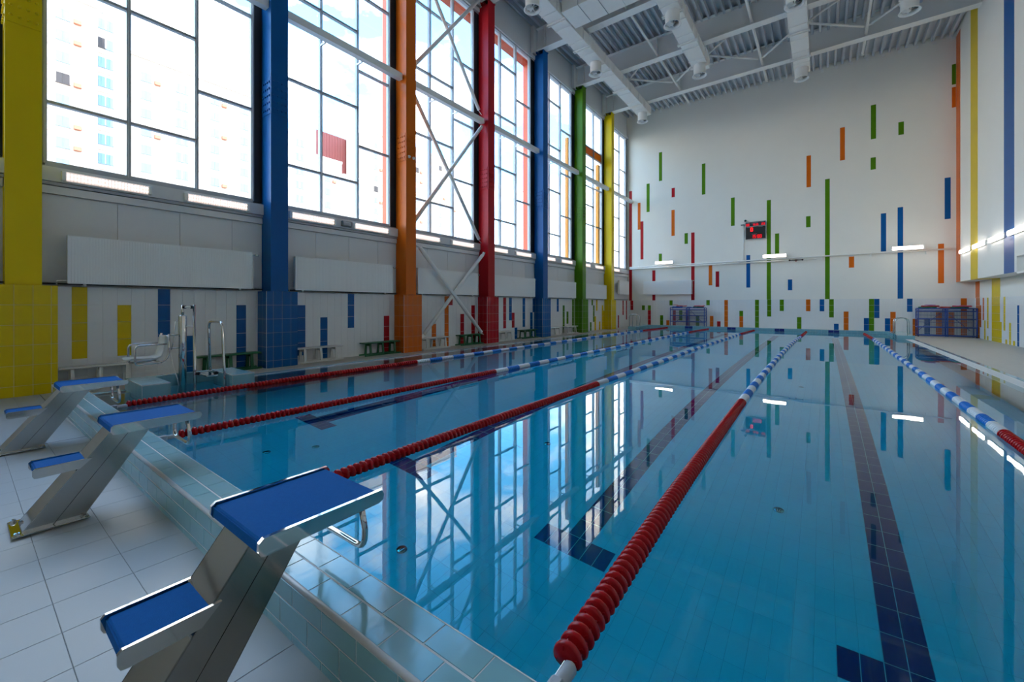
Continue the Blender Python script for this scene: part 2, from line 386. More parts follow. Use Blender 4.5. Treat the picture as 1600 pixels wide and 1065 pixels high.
for a, b, z0, z1, c in ((-9.5, -8.2, 0.2, 14, 'y'), (-6.2, -5.6, 0.2, 9, 'o'), (-4.4, -3.2, 0.2, 14, 'y'), (-2.4, -1.3, 0.2, 13, 'y'), (0.2, 0.8, 2, 11, 'b'), (3.0, 3.5, 1, 8, 'g')):
    MB().box((a, YF0, z0), (b, YF0+0.004, z1)).build('painted_stripe', PAINT[c], bpy.data.objects['wall_front'])
# upper right wall stripes
for y0, y1, c in ((28.45, 29.19, 'o'), (25.69, 26.73, 'y'), (21.52, 22.52, 'b'), (15.6, 16.5, 'r'), (9.0, 10.0, 'g'), (3.0, 4.0, 'o')):
    MB().box((5.196, y0, 2.66 if y0 > 21 else 3.18), (5.2, y1, 14.6)).build('painted_stripe', PAINT[c], up)
MB().box((5.2, 25.69, 2.656), (XR, 26.73, 2.66)).build('painted_stripe', PAINT['y'], up)
# right lower wall tiles
RWS = [(28.14,.52,1.54,'o'),(27.72,.86,1.88,'o'),(27.5,0,.86,'y'),(27.1,.52,1.88,'y'),(27.1,0,.18,'y'),(24.97,.52,1.88,'y'),(25.43,0,.86,'y'),(24.35,0,.86,'y'),(24.78,0,.18,'y'),(23.94,0,.18,'y'),(23.5,0,1.54,'b'),(25.7,0,1.88,'y'),(25.92,0,1.88,'y'),(26.13,0,1.88,'y'),(26.34,0,1.88,'y'),(26.54,0,1.88,'y'),(28.5,0,1.88,'o'),(28.72,0,1.88,'o'),(28.93,0,1.88,'o'),
       (21.0,.52,1.2,'b'),(19.0,0,1.2,'r'),(17.2,.86,1.88,'g')]
colr = {}
for y0, z0, z1, c in RWS:
    k = round((y0-25.7)/0.21)
    for r, (a, b) in enumerate(ROWS):
        if z0-0.01 < (a+b)/2 < z1: colr[(k, r)] = c
cold = []; white = []
for k in range(-150, 18):
    a = 25.7+0.21*k; b = min(YB-0.01, a+0.21)
    if b-a < 0.02 or a < YF0: continue
    for r, (z0, z1) in enumerate(ROWS):
        c = colr.get((k, r), 'w'); (white if c == 'w' else cold).append((XR, a, z0, 0.008, b-a, z1-z0, '-X', TILEM[c], c))
tiles(wr, cold, 300); tiles(wr, white, 0)
for y0, y1, c in ((25.7, 26.75, 'y'), (28.5, 29.15, 'o')):
    MB().box((XR-0.004, y0, 1.88), (XR, y1, 2.66)).build('painted_stripe', PAINT[c], wr)

# ================================================================== floor, pool basin and curbs
fl = struct('floor', MB().box((XL, P1+0.2, -0.3), (XR, YB, 0)).box((XL, P0-0.2, -0.3), (-9.27, P1+0.3, 0)).box((2.97, P0-0.2, -0.3), (XR, P1+0.3, 0))
            .box((-6.5, YF0, -0.3), (XR, 0.93, 0.092)).prism([(XL, YF0, -0.3), (-6.5, YF0, -0.3), (-6.5, YF0, 0.083), (-9.5, YF0, -0.014), (XL, YF0, -0.014)], (0, 6.93, 0)), GROUT)
def deckz(x): return 0.092 if x > -6.5 else max(-0.003, 0.092 - (-6.5-x)*0.0317)
cells = []
TD = 0.292
for i in range(-38, 20):
    for j in range(-20, 3):
        x0 = -3.26 + TD*i; y0 = 0.28 + 0.292*j
        y1 = min(y0+TD, 0.862)
        x1 = min(x0+TD, XR); x0 = max(x0, XL)
        if x1-x0 < 0.03 or y1-y0 < 0.03 or y0 < YF0: continue
        cells.append((x0, y0, deckz(x0+TD/2)-0.0085, x1-x0, y1-y0, 0.010, 'Z', DECK, 'deck'))
near = [c for c in cells if c[0] < -0.3 and c[1] > -0.5 and c[0] > -9]
far = [c for c in cells if not (c[0] < -0.3 and c[1] > -0.5 and c[0] > -9)]
tiles(fl, near, 300, name='floor_tile', rest='floor_tile_field'); tiles(fl, far, 0, rest='floor_tile_field')
cells = []
for (xa, xb, ya, yb) in ((XL, -9.27, 0.87, YB), (3.0, XR, 0.93, YB), (-9.27, 3.0, P1+0.3, YB)):
    nx = round((xb-xa)/TD); ny = round((yb-ya)/TD)
    for i in range(nx):
        for j in range(ny):
            cells.append((xa+(xb-xa)*i/nx, ya+(yb-ya)*j/ny, -0.004, (xb-xa)/nx, (yb-ya)/ny, 0.008, 'Z', SDECK, 'side'))
tiles(fl, cells, 0, rest='floor_tile_field')

# basin shell
bs = struct('pool_basin', MB().box((-9.3, P0-0.24, -1.9), (3.0, P1+0.25, ZFL-0.001))
            .box((-9.27, P0-0.24, -1.6), (-9.10, P1+0.2, 0.0)).box((-9.11, P0-0.24, -1.6), (XE0, 1.68, 0.12)).box((-9.11, 3.24, -1.6), (XE0, P1+0.2, 0.12))
            .box((XE1, P0-0.24, -1.6), (2.97, P1+0.2, 0.12)), POOLG)
cells = []; navy = []
tx, ty = 0.12, 0.25
nX = int((XE1-XE0)/tx)+1
lanes = [0.43+2.30*i for i in range(-3, 1)]     # four lane lines
def isnavy(x, y):
    for L in lanes:
        if abs(x-L) < 0.13 and 3.25 < y < P1-2.2: return True
        if abs(x-L) < 0.37 and (3.30 < y < 3.55 or P1-2.45 < y < P1-2.2): return True
    return False
i0 = int(math.floor((XE0-0.43)/tx)); 
for i in range(i0, int((XE1-0.43)/tx)+1):
    a = max(XE0, 0.43+i*tx); b = min(XE1, 0.43+(i+1)*tx)
    if b-a < 0.01: continue
    for j in range(-10, 100):
        y0 = 3.30+j*ty; y1 = y0+ty
        y0 = max(y0, P0); y1 = min(y1, P1)
        if y1-y0 < 0.02: continue
        nv = isnavy((a+b)/2, (y0+y1)/2)
        (navy if nv else cells).append((a, y0, ZFL-0.005, b-a, y1-y0, 0.005, 'Z', NAVY if nv else POOLT, 'n' if nv else 'p'))
tiles(bs, navy, 300, name='lane_line_tile', rest='lane_line')
tiles(bs, cells, 300, name='basin_tile', rest='basin_tile_field')
# basin wall tiles (joined)
mb = MB()
for r in range(13):
    z0 = ZFL + r*0.125; z1 = min(z0+0.12, 0.13)
    for j in range(102):
        y0 = P0 + j*0.25; y1 = min(y0+0.246, P1)
        if y1 <= y0: continue
        mb.box((XE0-0.01, y0, z0), (XE0, y1, z1)) if not (1.6 < (y0+y1)/2 < 3.3) else mb.box((-9.10, y0, z0), (-9.09, y1, z1))
        mb.box((XE1, y0, z0), (XE1+0.01, y1, z1))
for r in range(13):
    z0 = ZFL + r*0.125; z1 = z0+0.12
    for i in range(49):
        x0 = XE0+i*0.235
        mb.box((x0, P0-0.01, z0), (x0+0.231, P0, z1)); mb.box((x0, P1, z0), (x0+0.231, P1+0.01, z1))
o = mb.build('basin_wall_tiles', POOLT, bs); o['kind'] = 'stuff'
# floor inlets (round grey covers on the pool floor)
for (x, y, l) in ((-0.36, 4.98, 'round inlet cover on the pool floor right of the nearest red rope'), (-3.07, 2.43, 'round inlet cover in the bright window reflection beside the nearest block'), (-3.13, 5.03, 'small inlet cover farther off in the window reflection'),
                  (-5.54, 2.94, 'dark inlet cover on the pool floor beyond the middle block, right one'), (-5.84, 2.44, 'dark inlet cover on the pool floor beyond the middle block, left one'), (-0.36, 10.5, 'faint far inlet cover in the lane right of the nearest red rope')):
    d = thing('floor_inlet', l, 'inlet', (x, y, ZFL), 0, 'inlet covers on the pool floor')
    MB().lathe([(0.0, 0.0), (0.05, 0.0), (0.05, 0.008), (0.042, 0.014), (0.0, 0.014)], 16).build('rim', STEEL, d)
    m = MB()
    for a in (-0.02, 0, 0.02): m.box((a-0.004, -0.03, 0.0145), (a+0.004, 0.03, 0.019))
    m.build('slot', DARK, d)

# near end curb
ZC = 0.34
cb = struct('pool_curb_near', MB().box((-9.27, 0.862, -0.3), (XR, P0-0.002, ZC-0.002)), WGROUT)
cells = []
for i in range(-32, 20):
    x0 = -1.72 + 0.236*i; x0b = -1.60 + 0.236*i; xf = -1.58+0.236*i; xf2 = -1.69+0.236*i
    for (xx, ya, yb) in ((x0, 0.868, 0.982), (x0b, 0.986, 1.10)):
        a = max(xx, -9.27); b = min(xx+0.236, XR)
        if b-a > 0.03: cells.append((a, ya, ZC-0.008, b-a, yb-ya, 0.008, 'Z', TEAL, 't'))
    for (xx, za, zb) in ((xf, 0.243, 0.329), (xf2, 0.128, 0.241), (xf, 0.085, 0.126)):
        a = max(xx, -9.27); b = min(xx+0.236, XR)
        if b-a > 0.03: cells.append((a, 0.868, za, b-a, 0.008, zb-za, '-Y', TEAL, 't'))
    a = max(x0, -9.2); b = min(x0+0.236, XE1+0.1)
    if b-a > 0.03: cells.append((a, P0-0.008+0.0, 0.13, b-a, 0.008, 0.2, '-Y', TEAL, 't'))
tiles(cb, [c for c in cells if c[1] < 1.05], 300, name='curb_tile', rest='curb_tile_field')
MB().tube([(-9.27, 0.872, ZC-0.006), (XR, 0.872, ZC-0.006)], 0.0125, 8).build('rounded_edge_trim', TEALT, cb)
MB().box((-9.27, P0-0.004, ZC-0.006), (XR, P0+0.001, ZC+0.001)).build('inner_edge_trim', WGROUT, cb)
MB().box((-9.15, P0-0.01, -0.2), (XE1+0.2, P0, ZC-0.006)).build('inner_face', TEAL, cb)

# far end curb with its raised corners and the navy lane marks
cf = struct('pool_curb_far', MB().box((-9.27, P1, -0.3), (3.0, P1+0.24, 0.29)).box((-9.27, 23.9, -0.3), (-8.82, P1+0.1, 0.285)).box((2.48, 23.4, -0.3), (3.0, P1+0.1, 0.285)), WGROUT)
cells = []
for i in range(52):
    x0 = -9.27+0.236*i; b = min(x0+0.236, 3.0)
    if b-x0 < 0.02: continue
    cells.append((x0, P1, 0.29, b-x0, 0.12, 0.008, 'Z', TEAL, 't')); cells.append((x0, P1+0.12, 0.29, b-x0, 0.12, 0.008, 'Z', TEAL, 't'))
    cells.append((x0, P1, 0.10, b-x0, 0.008, 0.095, '-Y', TEAL, 't')); cells.append((x0, P1, 0.195, b-x0, 0.008, 0.095, '-Y', TEAL, 't'))
for j in range(10):
    y0 = 23.9+0.25*j; cells.append((-9.27, y0, 0.285, 0.45, 0.25, 0.008, 'Z', TEAL, 't')); cells.append((-8.82, y0, 0.10, 0.008, 0.25, 0.185, 'X', TEAL, 't'))
    y0 = 23.4+0.29*j; cells.append((2.48, y0, 0.285, 0.52, 0.29, 0.008, 'Z', TEAL, 't')); cells.append((2.48, y0, 0.10, 0.008, 0.29, 0.185, '-X', TEAL, 't'))
cells.append((2.48, 23.4, 0.0, 0.52, 0.008, 0.285, '-Y', TEAL, 't')); cells.append((-9.27, 23.9, 0.0, 0.45, 0.008, 0.285, '-Y', TEAL, 't'))
tiles(cf, cells, 0, rest='curb_tile_field')
for L in lanes:
    for s in (-1, 0):
        for z in (0.04, 0.165): MB().box((L+s*0.22+0.004, P1-0.012, z+0.004), (L+(s+1)*0.22-0.004, P1-0.007, z+0.12)).build('navy_mark_tile', NAVY, cf)

# side rims with white overflow gratings
def grating(x0, x1, ya, yb, label, wname, cx0, cx1):
    g = thing('overflow_grating', label, 'grating', ((x0+x1)/2, ya, 0.10))
    n = max(1, round((yb-ya)/1.0)); L = (yb-ya)/n
    m = MB()
    w = (x1-x0)/2
    m.box((-w, 0.0, 0.0), (-w+0.02, L-0.006, 0.04)); m.box((w-0.02, 0, 0), (w, L-0.006, 0.04))
    q = int(L/0.035)
    for i in range(q): m.box((-w+0.02, i*L/q, 0.012), (w-0.02, i*L/q+0.021, 0.04))
    me = m.mesh('grate_section', GRATE)
    for i in range(n): inst('grate_section', me, g, (0, i*L, 0))
    return g
grating(-9.12, -8.97, P0+0.02, 1.66, 'white slatted overflow grating at the near left corner by the starting blocks', '', 0, 0)
grating(-9.12, -8.97, 3.26, 23.88, 'long white overflow grating along the window side of the pool', '', 0, 0)
grating(2.70, 2.93, P0+0.02, 23.38, 'white overflow grating along the right hand side of the pool', '', 0, 0)
rim = struct('pool_rim', MB().box((-9.27, P0, 0.0), (-9.125, 1.68, 0.14)).box((-9.27, 3.24, 0.0), (-9.125, 23.9, 0.14)).box((2.935, P0, 0.0), (3.03, 23.4, 0.14))
       .box((-9.27, 1.68, -0.2), (-9.10, 3.24, 0.32)).box((XE0-0.06, P0, 0.1), (XE0, 1.68, 0.135)).box((XE0-0.06, 3.24, 0.1), (XE0, 23.9, 0.135)).box((XE1, P0, 0.1), (2.695, 23.4, 0.13)), TEAL)

# water
m = MB()
nx, ny = 24, 50
wx0, wx1, wy0, wy1 = -9.105, 2.70, P0-0.004, P1+0.004
m.box((wx0, wy0, ZFL-0.03), (wx1, wy1, ZW))
wt = m.build('pool_water', WATER); tag(wt, 'still clear blue water filling the swimming pool', 'water')

# ================================================================== tiled plinths and painted columns
order = [('y', 0.0, 'nearest yellow'), ('b', 4.08, 'nearer of the two blue'), ('o', 8.16, 'orange'), ('r', 12.24, 'red'), ('b', 16.32, 'farther of the two blue'), ('g', 20.40, 'green'), ('y', 24.48, 'farthest, yellow')]
desc = ['wide tiled yellow plinth at the left edge of the photo', 'blue tiled plinth between a green and a white bench', 'orange tiled plinth beside the cross braces', 'red tiled plinth to the right of the cross braces',
        'farther blue tiled plinth behind the green bench', 'green tiled plinth under the green column', 'yellow tiled plinth farthest along the window wall']
cdesc = ['tall yellow steel column at the left edge of the photo', 'tall blue steel column nearest the camera', 'tall orange steel column with two small white sensors', 'tall red steel column holding the cross braces',
         'smaller blue steel column beyond the red one', 'tall green steel column between blue and yellow ones', 'far yellow steel column near the back corner']
for i, (c, y0, _) in enumerate(order):
    y0 += OFF[i]
    py0 = 0.42+y0; PW = 0.75 if i else 0.66
    pl = thing('column_plinth', desc[i], 'plinth', (XL+0.25, py0, 0))
    bx = XL+0.25
    gc = tuple(0.45*v+0.55*q for v, q in zip(RGB[c], (0.62, 0.62, 0.55)))
    MB().box((-0.25, 0.0015, 0), (0.2385, PW-0.008, ZT-0.004)).build('core', mat(NAME[c]+'_tinted_grout', gc, 0.9), pl)
    for (z0, z1) in ROWS:
        # front face tiles (cut tile, two full, cut tile), near side and far side tiles
        for (a, b) in ((0.0, 0.16), (0.16, 0.37), (0.37, 0.58), (0.58, PW)):
            inst('tile', tile_mesh(c, 0.008, b-a, z1-z0, TILEM[c], 'X'), pl, (0.232, a, z0))
        for (a, b) in ((-0.25, -0.18), (-0.18, 0.03), (0.03, 0.24)):
            inst('tile', tile_mesh(c, b-a, 0.008, z1-z0, TILEM[c], '-Y'), pl, (a, 0.008, z0))
    MB().box((0.236, -0.001, 0), (0.2425, 0.0075, ZT)).build('corner_trim', WTILE, pl)
    co = thing('steel_column', cdesc[i], 'column', (XL+0.1, (0.54+y0) if i else 0.485, ZT))
    h = 13.88-ZT; t = 0.02; d0, d1, w = -0.16, 0.35, 0.41
    P = PAINT[c]
    MB().box((d1-0.03, 0, 0), (d1, w, h)).build('front_flange', P, co)
    MB().box((d0, 0, 0), (d0+0.03, w, h)).build('rear_flange', P, co)
    MB().box((d0+0.03, 0.012, 0), (d1-0.03, 0.03, h-0.16)).box((d0+0.03, w-0.03, 0), (d1-0.03, w-0.012, h-0.16)).build('side_plate', P, co)
    m = MB()
    for k in range(3): m.box((d0+0.03+(d1-d0-0.06)*k/2-0.012, 0.012, h-0.16), (d0+0.03+(d1-d0-0.06)*k/2+0.012, w-0.012, h))
    m.box((d0-0.02, -0.03, h), (d1+0.03, w+0.03, h+0.02)); m.build('cap_plate', P, co)
    zs = 6.7-ZT
    m = MB().box((d1, 0.01, zs-0.45), (d1+0.012, w-0.01, zs+0.45)).box((d0+0.05, 0.0, zs-0.45), (d1-0.05, 0.012, zs+0.45)); sp_ = m.build('splice_plate', P, co)
    m = MB()
    for r in range(5):
        for q in range(4):
            y = 0.06+q*(w-0.12)/3; z = zs-0.34+r*0.17
            m.lathe([(0.022, 0), (0.022, 0.022), (0.014, 0.03)], 6, 'X', (d1+0.012, y, z), False)
            x = d0+0.1+q*(d1-d0-0.2)/3; m.box((x-0.02, -0.022, z-0.02), (x+0.02, 0.0, z+0.02))
    o = m.build('bolts', P, sp_); o['kind'] = 'stuff'

# two white sensors on the orange column
for y in (8.84, 9.02):
    s_ = thing('wall_sensor', 'small white round sensor on the orange column, %s one' % ('left' if y < 8.95 else 'right'), 'sensor', (-10.82+0.002, y, 6.37), 0, 'sensors on the orange column')
    MB().lathe([(0.045, 0), (0.05, 0.03), (0.035, 0.07), (0.0, 0.08)], 12, 'X').build('body', WHT, s_)
    MB().lathe([(0.058, -0.002), (0.058, 0.006)], 12, 'X').build('mounting_ring', METALW, s_)

# ================================================================== windows
WX = XL-0.16
zc = {1: [5.27, 7.57, 9.88, 12.21], 2: [5.27, 7.57, 9.88, 12.21], 3: [6.41, 8.72, 11.07]}
for n in range(-2, 7):
    yb = 0.97+PER*n
    cols = [yb, yb+1.155, yb+2.31, yb+3.46]
    if n == 6: cols = [yb+0.0, yb+1.155, yb+2.31, yb+3.46]; cols = [c for c in cols if c < YB-0.4]+[YB-0.35]
    if n == -2: cols = [c for c in cols]
    w = bpy.data.objects.new('window_%d' % (n+3), None); COL.objects.link(w); w.location = (WX, cols[0], 4.13); w['kind'] = 'structure'
    w['label'] = 'tall gridded window in bay %s' % (['behind the camera', 'left of the nearest yellow column', 'between the yellow and the nearest blue column', 'between the blue and the orange column', 'between the orange and the red column, behind the cross braces', 'between the red and the farther blue column', 'between the farther blue and the green column', 'between the green and the far yellow column, with amber panels', 'squeezed beside the back wall'][n+2])
    z0, z1 = 0.0, 13.57-4.13; y00 = cols[0]
    for ci, y in enumerate(cols):
        y -= y00
        MB().box((-0.07, y-0.034, z0), (0.05, y+0.034, z1)).box((0.05, y-0.016, z0), (0.085, y+0.016, z1)).build('mullion', FRAME, w)
    MB().box((-0.05, 0, -0.05), (0.07, cols[-1]-y00, 0.05)).box((-0.05, 0, z1-0.05), (0.07, cols[-1]-y00, z1+0.05)).build('outer_rail', FRAME, w)
    # dark jambs between the frame and the columns
    m = MB().box((-0.1, cols[-1]-y00+0.03, -0.07), (0.0, cols[-1]-y00+0.64, z1)); m.build('jamb', JAMB, w)
    for ci in range(len(cols)-1):
        a, b = cols[ci]-y00+0.03, cols[ci+1]-y00-0.03
        key = ci+1 if n != 6 else (3 if ci == 2 else ci+1)
        zz = list(zc[key])
        amber = None
        if n == 5 and ci in (0, 1, 2):
            zz = ([5.3, 7.62, 9.88, 10.64, 11.14, 12.21] if ci == 0 else [5.3, 6.44, 7.6, 8.75, 9.88, 10.64, 11.14] if ci == 1 else [6.44, 8.78, 10.64, 11.14])
            if ci in (1, 2): amber = 10.64
        zz = [q-4.13 for q in zz]
        for q in zz: MB().box((-0.04, a, q-0.028), (0.06, b, q+0.028)).build('transom', FRAME, w)
        lv = [z0+0.05]+zz+[z1-0.05]
        for q0, q1 in zip(lv, lv[1:]):
            isA = amber is not None and abs(q0+4.13-amber) < 0.05
            MB().box((-0.008, a-0.004, q0+0.02), (0.0, b+0.004, q1-0.02)).build('pane', AMBER if isA else GLASS, w)

# outside fins and fascia seen through the glass
for (lab, a, b) in (('orange red outer fin beyond the window right of the blue column', (-12.25, 8.86, -1), (-11.75, 9.0, 14.25)),
                    ('orange red outer fin right of the window behind the red column', (-12.25, 17.3, -1), (-11.75, 17.48, 14.25)),
                    ('long orange red fascia outside above the tall windows', (-12.25, 9.0, 13.7), (-11.9, 17.3, 14.25)),
                    ('amber outer fin seen beside the green column', (-12.25, 21.62, -1), (-12.05, 21.85, 11.45)),
                    ('amber outer fin seen beside the far yellow column', (-12.25, 25.75, -1), (-12.05, 26.1, 10.95))):
    o = MB().bev(a, b, 0.01).build('facade_fin', mat('orange_facade_panel', (0.75, 0.13, 0.04), 0.5) if 'red' in lab else mat('amber_facade_panel', (0.75, 0.28, 0.03), 0.5)); tag(o, lab, 'fin')

# ================================================================== horizontal beams and cross braces
bl = ['left of the nearest yellow column', 'high up between the yellow and the nearest blue column', 'between the nearest blue and the orange column', 'between the orange and red columns, behind the cross braces', 'between the red and the farther blue column', 'between the farther blue and green columns', 'between the green and far yellow columns', 'from the far yellow column to the back wall']
for n in range(-1, 7):
    a = 0.97+PER*n+0.0-0.02; b = a+3.68
    if n == 6: b = YB
    t = thing('wall_beam', 'white square steel beam '+bl[n+1], 'beam', (-11.05, a, 9.0))
    MB().box((-0.09, 0.0, -0.12), (0.09, b-a, 0.08)).build('tube', METALW, t)
    m = MB()
    for q in (1.155, 2.31):
        if a+q < b: m.box((-0.33, q-0.02, -0.15), (-0.08, q+0.02, -0.10))
    m.build('bracket', METALW, t)
YA, YC = 9.19, 12.73
def brace(p, q, label, r=0.068):
    t = thing('cross_brace', label, 'brace', p)
    v = Vector(q)-Vector(p)
    u = v.normalized()
    MB().tube([u*0.18, v-u*0.18], r, 10).build('tube', METALW, t)
    m = MB()
    for c in (Vector((0,0,0)), v-u*0.25):
        m.prism([c+Vector((0.012, -0.05, -0.06)), c+Vector((0.012, 0.05, -0.06))+u*0.1, c+u*0.24+Vector((0.012, 0.05, 0.0)), c+u*0.2+Vector((0.012, -0.05, 0.05))], (-0.024, 0, 0))
    m.build('gusset_plate', METALW, t)
    return t
X1, X2 = -11.02, -11.10
# upper cross, middle cross, lower cross
brace((X1, YA, 9.55), (X1, YC, 14.0), 'white brace rising to the right, upper cross between orange and red columns')
brace((X2, YA, 13.9), (X2, YC, 9.25), 'white brace falling to the right, upper cross between orange and red columns')
brace((X1, YA, 4.30), (X1, YC, 8.78), 'white brace rising to the right, middle cross between orange and red columns')
brace((X2, YA, 8.80), (X2, YC, 4.05), 'white brace falling to the right, middle cross between orange and red columns')
brace((-10.90, 9.42, 0.42), (-10.90, YC, 3.66), 'white brace rising to the right, lowest cross in front of the tiles')
brace((-10.83, YA, 3.60), (-10.83, 12.58, 0.35), 'white brace falling to the right, lowest cross in front of the tiles')

# ================================================================== roof beams, struts, ducts
for i, n in enumerate(range(-2, 7)):
    y = 0.75+PER*n
    if y < YF0 or y > YB: continue
    far = ['behind the camera', 'just behind the camera', 'over the nearest yellow column', 'over the nearest blue column', 'over the orange column', 'over the red column', 'meeting the farther blue column', 'meeting the green column', 'meeting the far yellow column'][n+2]
    t = thing('roof_beam', 'deep white steel roof beam '+far, 'beam', (XL+0.1, y, 13.88))
    L = XR-XL-0.2 if y < 0 else 5.2-XL-0.1
    MB().box((0, -0.2, 0.0), (L, 0.2, 0.035)).build('lower_flange', METALW, t)
    MB().box((0, -0.18, 1.06), (L, 0.18, 1.09)).build('upper_flange', METALW, t)
    MB().box((0, -0.014, 0.035), (L, 0.014, 1.06)).build('web', METALW, t)
    m = MB()
    for xx in (8.9, 13.0):
        for r in range(5):
            for q in range(4): m.box((xx+q*0.16-0.02, -0.025, 0.14+r*0.15), (xx+q*0.16+0.02, 0.025, 0.18+r*0.15))
    for xx in (8.7, 12.8):
        for r in range(10): m.box((xx+r*0.09-0.02, -0.16, -0.012), (xx+r*0.09+0.02, 0.16, 0.0))
    o = m.build('bolts', METALW, t); o['kind'] = 'stuff'
    m = MB()
    for xx in (0.45, 4.5, 8.6, 12.7): m.box((xx, -0.17, 0.035), (xx+0.015, 0.17, 1.06))
    m.build('stiffener', METALW, t)
    # bracket piece above column
for n in range(-1, 7):
    y = 0.75+PER*n
    t = thing('wall_post', 'short grey post above the column, %s' % ['left of the yellow one', 'over the nearest yellow', 'over the nearest blue', 'over the orange', 'over the red', 'over the farther blue', 'over the green', 'over the far yellow'][n+1], 'post', (XL-0.02, y-0.2, 13.75))
    MB().box((-0.1, -0.1, 0), (0.06, 0.1, 1.35)).build('post', METALW, t); MB().box((-0.1, -0.13, 0), (0.09, 0.13, 0.03)).build('foot_plate', METALW, t)
for k, X in enumerate((-6.62, -2.52, 1.58)):
    for n in range(2, 7):
        y0 = 0.75+PER*n+0.02 if n < 7 else 0; y1 = min(y0+PER-0.04, 27.0 if n == 6 else YB)
        t = thing('roof_strut', 'thin white strut between roof beams, %s line, %s' % (['left', 'middle', 'right'][k], ['over the bay of the orange column', 'over the bay of the cross braces', 'over the red column bay', 'over the farther blue column bay', 'between the last two roof beams' if False else 'over the last bays %d' % n][min(n-2, 4)] if n < 6 else 'last short piece near the back wall'), 'strut', (X, y0, 14.02))
        MB().tube([(0, 0.05, 0), (0, y1-y0-0.05, 0)], 0.055, 8).build('tube', METALW, t)
        MB().box((-0.06, 0, -0.08), (0.06, 0.06, 0.08)).box((-0.06, y1-y0-0.06, -0.08), (0.06, y1-y0, 0.08)).build('end_plate', METALW, t)
for (k, pts) in enumerate((((-9.0, 21.1), (-6.62, 25.0)), ((-9.05, 21.95), (-6.62, 24.95)))): pass
def rbrace(a, b, lab):
    t = thing('roof_brace', lab, 'brace', (a[0], a[1], 14.0)); v = Vector((b[0]-a[0], b[1]-a[1], 0))
    MB().tube([v*0.02, v*0.98], 0.045, 8).build('tube', METALW, t)
    u = v.normalized()
    MB().box((-0.07, -0.07, -0.012), (0.07, 0.07, 0.012)).build('end_plate', METALW, t)
rbrace((-8.9, 21.95), (-6.7, 24.05), 'white diagonal brace left of the left strut, far bay')
rbrace((-6.5, 24.0), (-4.75, 22.2), 'white diagonal brace right of the left strut, far bay')
rbrace((-8.9, 22.65), (-7.6, 21.3), 'short white diagonal brace beside the left duct')
rbrace((-4.6, 22.5), (-2.6, 24.36), 'white diagonal brace left of the middle strut, far bay')
rbrace((-4.6, 22.4), (-3.6, 21.5), 'short white diagonal brace beside the second duct')
rbrace((-2.4, 24.3), (-1.2, 22.9), 'white diagonal brace right of the middle strut, far bay')
rbrace((-0.5, 22.6), (1.5, 24.36), 'white diagonal brace left of the right strut, far bay')
rbrace((1.7, 24.3), (3.4, 22.4), 'white diagonal brace right of the right strut, far bay')
rbrace((-0.5, 22.4), (0.6, 21.5), 'short white diagonal brace beside the third duct')

def duct(X0, X1, ya, yb, label, nozz):
    t = thing('air_duct', label, 'duct', ((X0+X1)/2, ya, 13.3)); w = (X1-X0)/2
    n = max(1, round((yb-ya)/1.15)); L = (yb-ya)/n
    me = MB().bev((-w, 0.008, 0), (w, L-0.008, 0.5), 0.012).mesh('duct_section', DUCT)
    fl_ = MB().box((-w-0.02, -0.012, -0.02), (w+0.02, 0.012, 0.52)).mesh('duct_flange', METALW)
    hg = MB().box((-w-0.07, -0.015, -0.07), (w+0.07, 0.015, -0.03)).tube([(-w-0.05, 0, -0.05), (-w-0.05, 0, 1.4)], 0.006, 5).tube([(w+0.05, 0, -0.05), (w+0.05, 0, 1.4)], 0.006, 5).mesh('hanger', METALW)
    for i in range(n): inst('duct_section', me, t, (0, i*L, 0)); inst('duct_flange', fl_, t, (0, i*L, 0))
    for i in range(1, n, 2): inst('hanger', hg, t, (0, i*L+0.5, 0)); inst('hanger', hg, t, (0, i*L+0.62, 0))
    for (nx_, ny_, lab) in nozz:
        z = thing('ceiling_nozzle', lab, 'vent', (nx_, ny_, 12.78))
        # open collar with flared rim
        m = MB(); prof_ = [(0.27, 0.52), (0.27, 0.10), (0.29, 0.06), (0.335, 0.0), (0.30, 0.0), (0.255, 0.06), (0.25, 0.10), (0.25, 0.25)]
        vs = []; fs = []; q = 20
        for r, h in prof_:
            for j in range(q): vs.append((r*math.cos(2*PI*j/q), r*math.sin(2*PI*j/q), h))
        for i in range(len(prof_)-1):
            for j in range(q): fs.append((i*q+j, (i+1)*q+j, (i+1)*q+(j+1) % q, i*q+(j+1) % q))
        cl_ = m.add(vs, fs, True).build('collar', METALW, z)
        m = MB()
        for j in range(8):
            a = 2*PI*j/8; c, s = math.cos(a), math.sin(a)
            m.add([(0.03*c, 0.03*s, 0.05), (0.25*c, 0.25*s, 0.06), (0.25*math.cos(a+0.5), 0.25*math.sin(a+0.5), 0.15), (0.03*math.cos(a+0.5), 0.03*math.sin(a+0.5), 0.13)], [(0, 1, 2, 3)])
        m.lathe([(0.05, 0.03), (0.05, 0.12)], 10); m.build('swirl_vanes', METALW, z)
        MB().lathe([(0.25, 0.2), (0.25, 0.21)], 16).build('damper', mat('dark_damper', (0.10, 0.11, 0.12), 0.7), cl_)
        MB().bev((-0.06, 0.26, 0.25), (0.06, 0.33, 0.4), 0.01).build('adjuster', METALW, z)
duct(-9.22, -8.5, -5.0, 25.75, 'long white air duct nearest the windows', [(-8.86, y, l) for y, l in ((13.15, 'white round nozzle under the left duct, nearest of three'), (18.65, 'white round nozzle under the left duct, middle of three'), (25.2, 'white round nozzle at the far end of the left duct'))])
duct(-5.2, -4.5, -5.0, 22.45, 'second white air duct from the windows', [(-4.85, y, l) for y, l in ((17.25, 'white round nozzle under the second duct, nearer one'), (21.85, 'white round nozzle at the end of the second duct'))])
